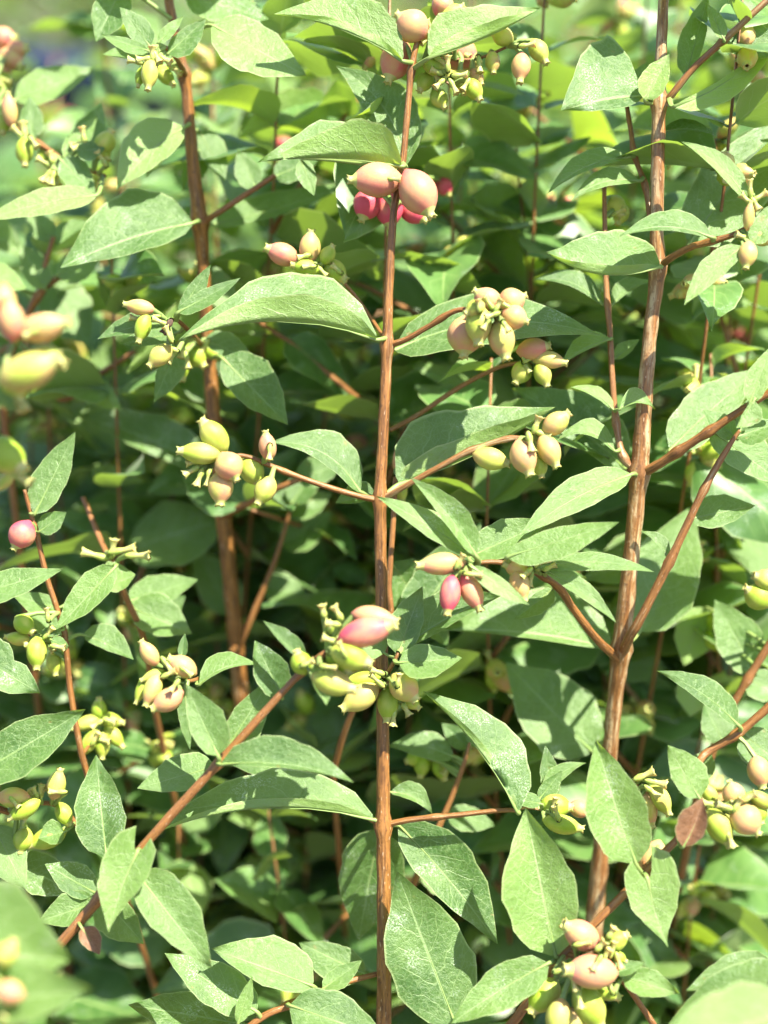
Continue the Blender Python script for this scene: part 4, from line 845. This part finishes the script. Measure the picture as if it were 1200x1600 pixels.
def back_cane(base, top, seed, label, group, low=0.25, leaf_ln=(0.026, 0.044), step=0.0225, fruit=0.45, ripe=(0.0, 0.45), rad=0.0012, side=0.5, front=-9.0):
    r = random.Random(seed)
    root = thing('shrub_cane', label, 'shrub cane', base, group)
    H = (top - base).length; n = 14
    wob = (r.uniform(-.012, .012), r.uniform(-.012, .012), r.uniform(0, 6))
    def at(t):
        return base.lerp(top, t) + Vector((wob[0] * math.sin(t * 7 + wob[2]), wob[1] * math.sin(t * 5 + wob[2]), 0))
    wp = [(at(i / n), rad * (1.1 - 0.8 * i / n)) for i in range(n + 1)]
    v, f, uv = tube_data(wp, 7, 0.03)
    mesh_obj('stem', v, f, [M['bark']], root, uv, origin=base, color=(r.uniform(0.0, 0.3), r.uniform(0.1, 0.8), 0, 1))
    phi = r.uniform(0, 6.28); h = low + r.uniform(0, step)
    def pair(p, axis, ph, ln, par, el=0.0):
        for k in (0, 1):
            a = ph + math.pi * k + r.uniform(-.3, .3)
            d = Vector((math.cos(a), math.sin(a), el + r.uniform(-0.35, 0.35))).normalized()
            d.y = max(d.y, front); d.normalize()
            put(par, 'leaf', r.choice(LM), leaf_matrix(p, d, ln * r.uniform(0.85, 1.12), r))
    def cluster(p, d, par, k):
        for _ in range(k):
            a = Vector((r.uniform(-1, 1), r.uniform(-1, 1), r.uniform(-1, 0.6))).normalized() * 0.8 + d * 0.4
            l = r.uniform(0.0055, 0.008); kd = r.choice(('oval', 'slim'))
            put(par, 'berry', BMS[kd], axis_matrix(p + a.normalized() * 0.001, a, l * (0.68 if kd == 'oval' else 0.55), l), (r.uniform(*ripe), r.random(), 0, 1))
        for _ in range(2):
            a = Vector((r.uniform(-1, 1), r.uniform(-1, 1), r.uniform(-1, 1))).normalized()
            put(par, 'flower_bud', BUD, axis_matrix(p, a, 0.0024, 0.0042))
    while h < H * 0.985:
        t = h / H; p = at(t)
        k = 1.0 - 0.35 * max(0, t - 0.7) / 0.3
        if r.random() < side and t < 0.93:
            # a side twig with its own leaves and fruit
            a = phi + math.pi * r.randint(0, 1)
            d = Vector((math.cos(a), math.sin(a), r.uniform(0.25, 0.9))).normalized(); ln = r.uniform(0.03, 0.062)
            if front > -1 and d.y < 0: d.y *= -0.6; d.normalize()
            q = p + d * ln
            v, f, uv = tube_data([(p, 0.0009), (p.lerp(q, .5) + Vector((0, 0, .002)), 0.0007), (q, 0.0005)], 5)
            tw = mesh_obj('twig', v, f, [M['bark']], root, uv, origin=p, color=(0, r.uniform(.3, .8), 0, 1))
            ph2 = a + math.pi / 2
            pair(p.lerp(q, .55) + Vector((0, 0, .0018)), d, ph2, r.uniform(*leaf_ln) * 0.75, tw); pair(q, d, ph2 + r.uniform(-.4, .4), r.uniform(*leaf_ln) * 0.65, tw, 0.25)
            if r.random() < fruit * 1.6: cluster(q, d, tw, r.randint(3, 5))
        pair(p, None, phi, r.uniform(*leaf_ln) * k, root, 0.1)
        if r.random() < fruit * 0.4:
            a = phi + 1.5; cluster(p + Vector((math.cos(a), math.sin(a), .3)) * 0.002, Vector((math.cos(a), math.sin(a), 0)), root, r.randint(2, 4))
        phi += math.pi / 2 + r.uniform(-.25, .25); h += step * r.uniform(0.8, 1.25)
    for t, l in ((0.945, 0.8), (0.972, 0.62), (0.995, 0.45)):
        pair(at(t), None, phi, leaf_ln[0] * l, root, 0.6); phi += 1.5
    if r.random() < fruit: cluster(at(0.99), Vector((0, 0, 1)), root, 4)
    return root

NEARB = 'softly blurred canes'
MIDB = 'strongly blurred canes'
near_label = 'softly blurred leafy cane standing'
mid_label = 'strongly blurred deep-set leafy cane'
def where(x):
    return ('on the outer side of the dark red-brown cane' if x < 290 else 'between the dark red-brown cane and the slim cane' if x < 600 else
            'between the slim cane and the stout mottled cane' if x < 1000 else 'on the outer side of the stout mottled cane')
def column(x, z, seed, top_y, label, group, lean=0.0, **k):
    """a cane that stands so that it passes behind the photo column x at the given depth"""
    label = label + ' ' + where(x); group = group + ', ' + where(x)
    p = P(x, 800, z); b = Vector((p.x - lean * 0.5, p.y, -0.01))
    pt = P(x, top_y, z); top = Vector((p.x + lean * 0.5, p.y + rnd.uniform(-.03, .03), pt.z))
    return back_cane(b, top, seed, label, group, **k)
q = 60
close_label = 'leafy cane hardly out of focus standing'
for x, z, ty in ((140, 74, 330), (450, 88, 520), (500, 48, 960), (690, 58, 560), (780, 50, 1010), (880, 60, 500), (1110, 55, 520), (1150, 50, 1210), (220, 84, 1120), (40, 60, 1200), (330, 88, 1300), (890, 62, 130), (440, 84, 150), (350, 82, -90), (560, 72, -40), (800, 78, -60), (960, 60, -120), (1120, 82, -60), (1190, 60, 60), (740, 90, 20), (-10, 100, 100), (100, 66, 1010), (290, 92, 900), (480, 66, 1130), (545, 60, 1250), (660, 64, 1080), (720, 56, 1330), (850, 66, 1100), (1000, 72, 900), (1060, 60, 1330), (1120, 64, 1000), (1180, 60, 780), (380, 70, 1250), (180, 62, 1300), (620, 78, 900)):
    q += 1
    column(x, z, q, ty, close_label, 'canes hardly out of focus', lean=rnd.uniform(-.03, .03), low=0.34, leaf_ln=(0.030, 0.046), ripe=(0.0, 0.5), fruit=0.7, side=0.6, rad=0.0011, front=-0.3)
q = 100
for x, z, ty in ((60, 105, 330), (190, 80, 640), (250, 120, 250), (400, 95, 480), (440, 130, 60), (520, 105, 330), (700, 95, 620), (760, 125, 380), (860, 110, 260), (940, 90, 560),
                 (1090, 85, 700), (1130, 120, 150), (1190, 95, 350), (330, 140, 120), (640, 140, 180), (1010, 140, 100), (20, 140, 420), (560, 80, 880), (830, 75, 1000), (140, 75, 1020), (1050, 70, 1080), (420, 75, 1080)):
    q += 1
    column(x, z, q, ty, near_label if x not in (1130, 860) else 'softly blurred cane with pink berries standing', NEARB, lean=rnd.uniform(-.03, .03), low=0.30, ripe=(0.6, 1.0) if x in (1130, 860) else (0.0, 0.4), fruit=0.8 if x in (1130, 860) else 0.45)
for x, z, ty in ((-60, 220, 240), (90, 250, 300), (210, 200, 420), (330, 260, 160), (450, 210, 300), (540, 270, 220), (650, 215, 330), (740, 255, 120), (830, 210, 380), (930, 270, 60), (1020, 220, 200), (1130, 250, 40), (1230, 210, 60), (1270, 280, 120),
                 (160, 330, 330), (400, 340, 240), (620, 330, 160), (860, 340, 120), (1080, 330, 20), (300, 180, -60), (400, 240, -80), (500, 190, -60), (590, 260, -90), (690, 200, -40), (800, 230, -80), (880, 180, -60), (980, 240, -90), (1070, 190, -60), (1160, 260, -90), (1220, 180, -60), (110, 180, 210), (10, 230, 200)):
    q += 1
    column(x, z, q, ty, mid_label, MIDB, lean=rnd.uniform(-.05, .05), low=0.22, leaf_ln=(0.030, 0.050), step=0.026, fruit=0.45, ripe=(0.0, 0.95) if q % 3 == 0 else (0.0, 0.4))

# ------------------------------------------------------------------ other potted shrubs on the nursery bed
def pot_mesh(r_top, h):
    pr = [(0.0, 0.0), (r_top * 0.74, 0.0), (r_top * 0.76, 0.008), (r_top * 0.94, h * 0.86), (r_top * 1.0, h * 0.86), (r_top * 1.02, h * 0.93), (r_top * 1.02, h), (r_top * 0.97, h + 0.002), (r_top * 0.94, h - 0.004), (r_top * 0.90, h * 0.86)]
    S = 28; verts, faces = [], []
    for (rr, zz) in pr:
        for s in range(S): verts.append(Vector((rr * math.cos(s * 2 * math.pi / S), rr * math.sin(s * 2 * math.pi / S), zz)))
    for i in range(len(pr) - 1):
        for s in range(S):
            a = i * S + s; b = i * S + (s + 1) % S; faces.append((a, b, b + S, a + S))
    return verts, faces
def potted(loc, label, group, blue=False, r_top=0.13, h=0.24, shrub=(0.45, 0.24), n=420, seed=1, cat='potted shrub'):
    r = random.Random(seed)
    root = thing('potted_shrub', label, cat, Vector(loc), group); L = Vector(loc)
    v, f = pot_mesh(r_top, h); mesh_obj('pot', [a + L for a in v], f, [M['pot_blue' if blue else 'pot_black']], root, origin=L)
    S = 20; v = [L + Vector((0, 0, h * 0.88))] + [L + Vector((r_top * .93 * math.cos(s * 2 * math.pi / S), r_top * .93 * math.sin(s * 2 * math.pi / S), h * 0.86 + r.uniform(0, .006))) for s in range(S)]
    mesh_obj('soil', v, [(0, 1 + s, 1 + (s + 1) % S) for s in range(S)], [M['soil']], root, origin=L)
    hh, rad = shrub
    tips = []
    for k in range(7):
        a = r.uniform(0, 6.28); b = L + Vector((0.04 * math.cos(a), 0.04 * math.sin(a), h * 0.85)); t = L + Vector((rad * 0.9 * math.cos(a) * r.uniform(.3, 1), rad * .9 * math.sin(a) * r.uniform(.3, 1), h + hh * r.uniform(0.75, 1.0)))
        mid = b.lerp(t, .5) + Vector((0, 0, .05))
        v, f, uv = tube_data([(b, .004), (mid, .003), (t, .0015)], 6); mesh_obj('stem', v, f, [M['bark']], root, uv, origin=b, color=(0.2, 0.3, 0, 1)); tips.append((b, mid, t))
    verts, faces, uvs = [], [], []
    for _ in range(n):
        b, m_, t = r.choice(tips); s = r.uniform(0.15, 1)
        c = b.lerp(m_, s * 2) if s < .5 else m_.lerp(t, s * 2 - 1)
        a = r.uniform(0, 6.28); c = c + Vector((math.cos(a), math.sin(a), r.uniform(-.4, .4))) * rad * 0.42 * r.random()
        d = Vector((math.cos(a), math.sin(a), r.uniform(-.5, .4))).normalized(); me = r.choice(LM); mw = leaf_matrix(c, d, r.uniform(.034, .055), r)
        o = len(verts)
        for x in me.vertices: verts.append(mw @ x.co)
        luv = UVC[me.name]; uvs += luv
        for x in me.polygons: faces.append(tuple(a + o for a in x.vertices))
    fo = mesh_obj('foliage', verts, faces, [M['leaf_back']], root, uvs, origin=L); fo['kind'] = 'stuff'
    for k in range(40):
        b, m_, t = r.choice(tips); c = m_.lerp(t, r.random()) + Vector((r.uniform(-1, 1), r.uniform(-1, 1), r.uniform(-1, 1))) * rad * .3
        put(root, 'berry', BMS['oval'], axis_matrix(c, Vector((r.uniform(-1, 1), r.uniform(-1, 1), -0.6)), .008, .010), (r.choice((0.1, 0.3, 0.6, 0.9)), 0, 0, 1))
    return root
UVC = {}
for me in LM:
    u_ = [(0, 0)] * len(me.vertices); ly = me.uv_layers[0].data
    for lp in me.loops: u_[lp.vertex_index] = tuple(ly[lp.index].uv)
    UVC[me.name] = u_

k = 0
for y, xs in ((1.15, (-0.34, 0.02, 0.36)), (1.55, (-0.02, 0.26, 0.58)), (2.0, (-0.06, 0.28, 0.62)), (2.6, (-0.1, 0.3, 0.72)), (3.4, (-0.1, 0.35, 0.8)), (4.5, (-0.25, 0.2, 0.65, 1.15))):
    for x in xs:
        k += 1
        far = y > 2.3
        potted((x + rnd.uniform(-.05, .05), y + rnd.uniform(-.08, .08), 0), 'distant potted shrub, a far green blur behind the leafy canes' if far else 'dense dull green shrub seen through gaps between the leafy canes',
               'far potted shrubs' if far else 'dense shrubs behind the canes', n=520 if not far else 420, seed=300 + k, shrub=(rnd.uniform(.38, .5), rnd.uniform(.2, .26)))
for (x, y) in ((-0.78, 4.6), (-1.24, 4.8)):
    k += 1
    potted((x, y, 0), 'low shrub in a big glossy navy blue pot', 'shrubs in blue pots', blue=True, r_top=0.24, h=0.50, seed=300 + k, n=200, shrub=(.26, .22))

def hedge():
    r = random.Random(77)
    root = thing('hedge', 'long green hedge closing off the nursery bed', 'hedge', Vector((0.4, 7.6, 0)))
    verts, faces, uvs = [], [], []
    for q in range(11):
        x = -2.6 + 0.62 * q
        v, f, uv = tube_data([(Vector((x, 7.6, -0.01)), 0.02), (Vector((x + .05, 7.62, 0.4)), 0.014), (Vector((x - .03, 7.6, 0.85)), 0.006)], 6)
        mesh_obj('trunk', v, f, [M['bark']], root, uv, origin=Vector((x, 7.6, -0.01)), color=(.3, .2, 0, 1))
    for _ in range(6500):
        c = Vector((r.uniform(-3.0, 4.0), 7.6 + r.gauss(0, 0.24), r.uniform(0.04, 1.0) ** 0.8 + 0.10 * math.sin(r.random() * 6)))
        a = r.uniform(0, 6.28); d = Vector((math.cos(a), math.sin(a), r.uniform(-.6, .5))).normalized(); me = r.choice(LM); mw = leaf_matrix(c, d, r.uniform(.07, .11), r)
        o = len(verts)
        for x in me.vertices: verts.append(mw @ x.co)
        uvs += UVC[me.name]
        for x in me.polygons: faces.append(tuple(b + o for b in x.vertices))
    fo = mesh_obj('foliage', verts, faces, [M['leaf_back']], root, uvs, origin=Vector((0.4, 7.6, 0))); fo['kind'] = 'stuff'
hedge()
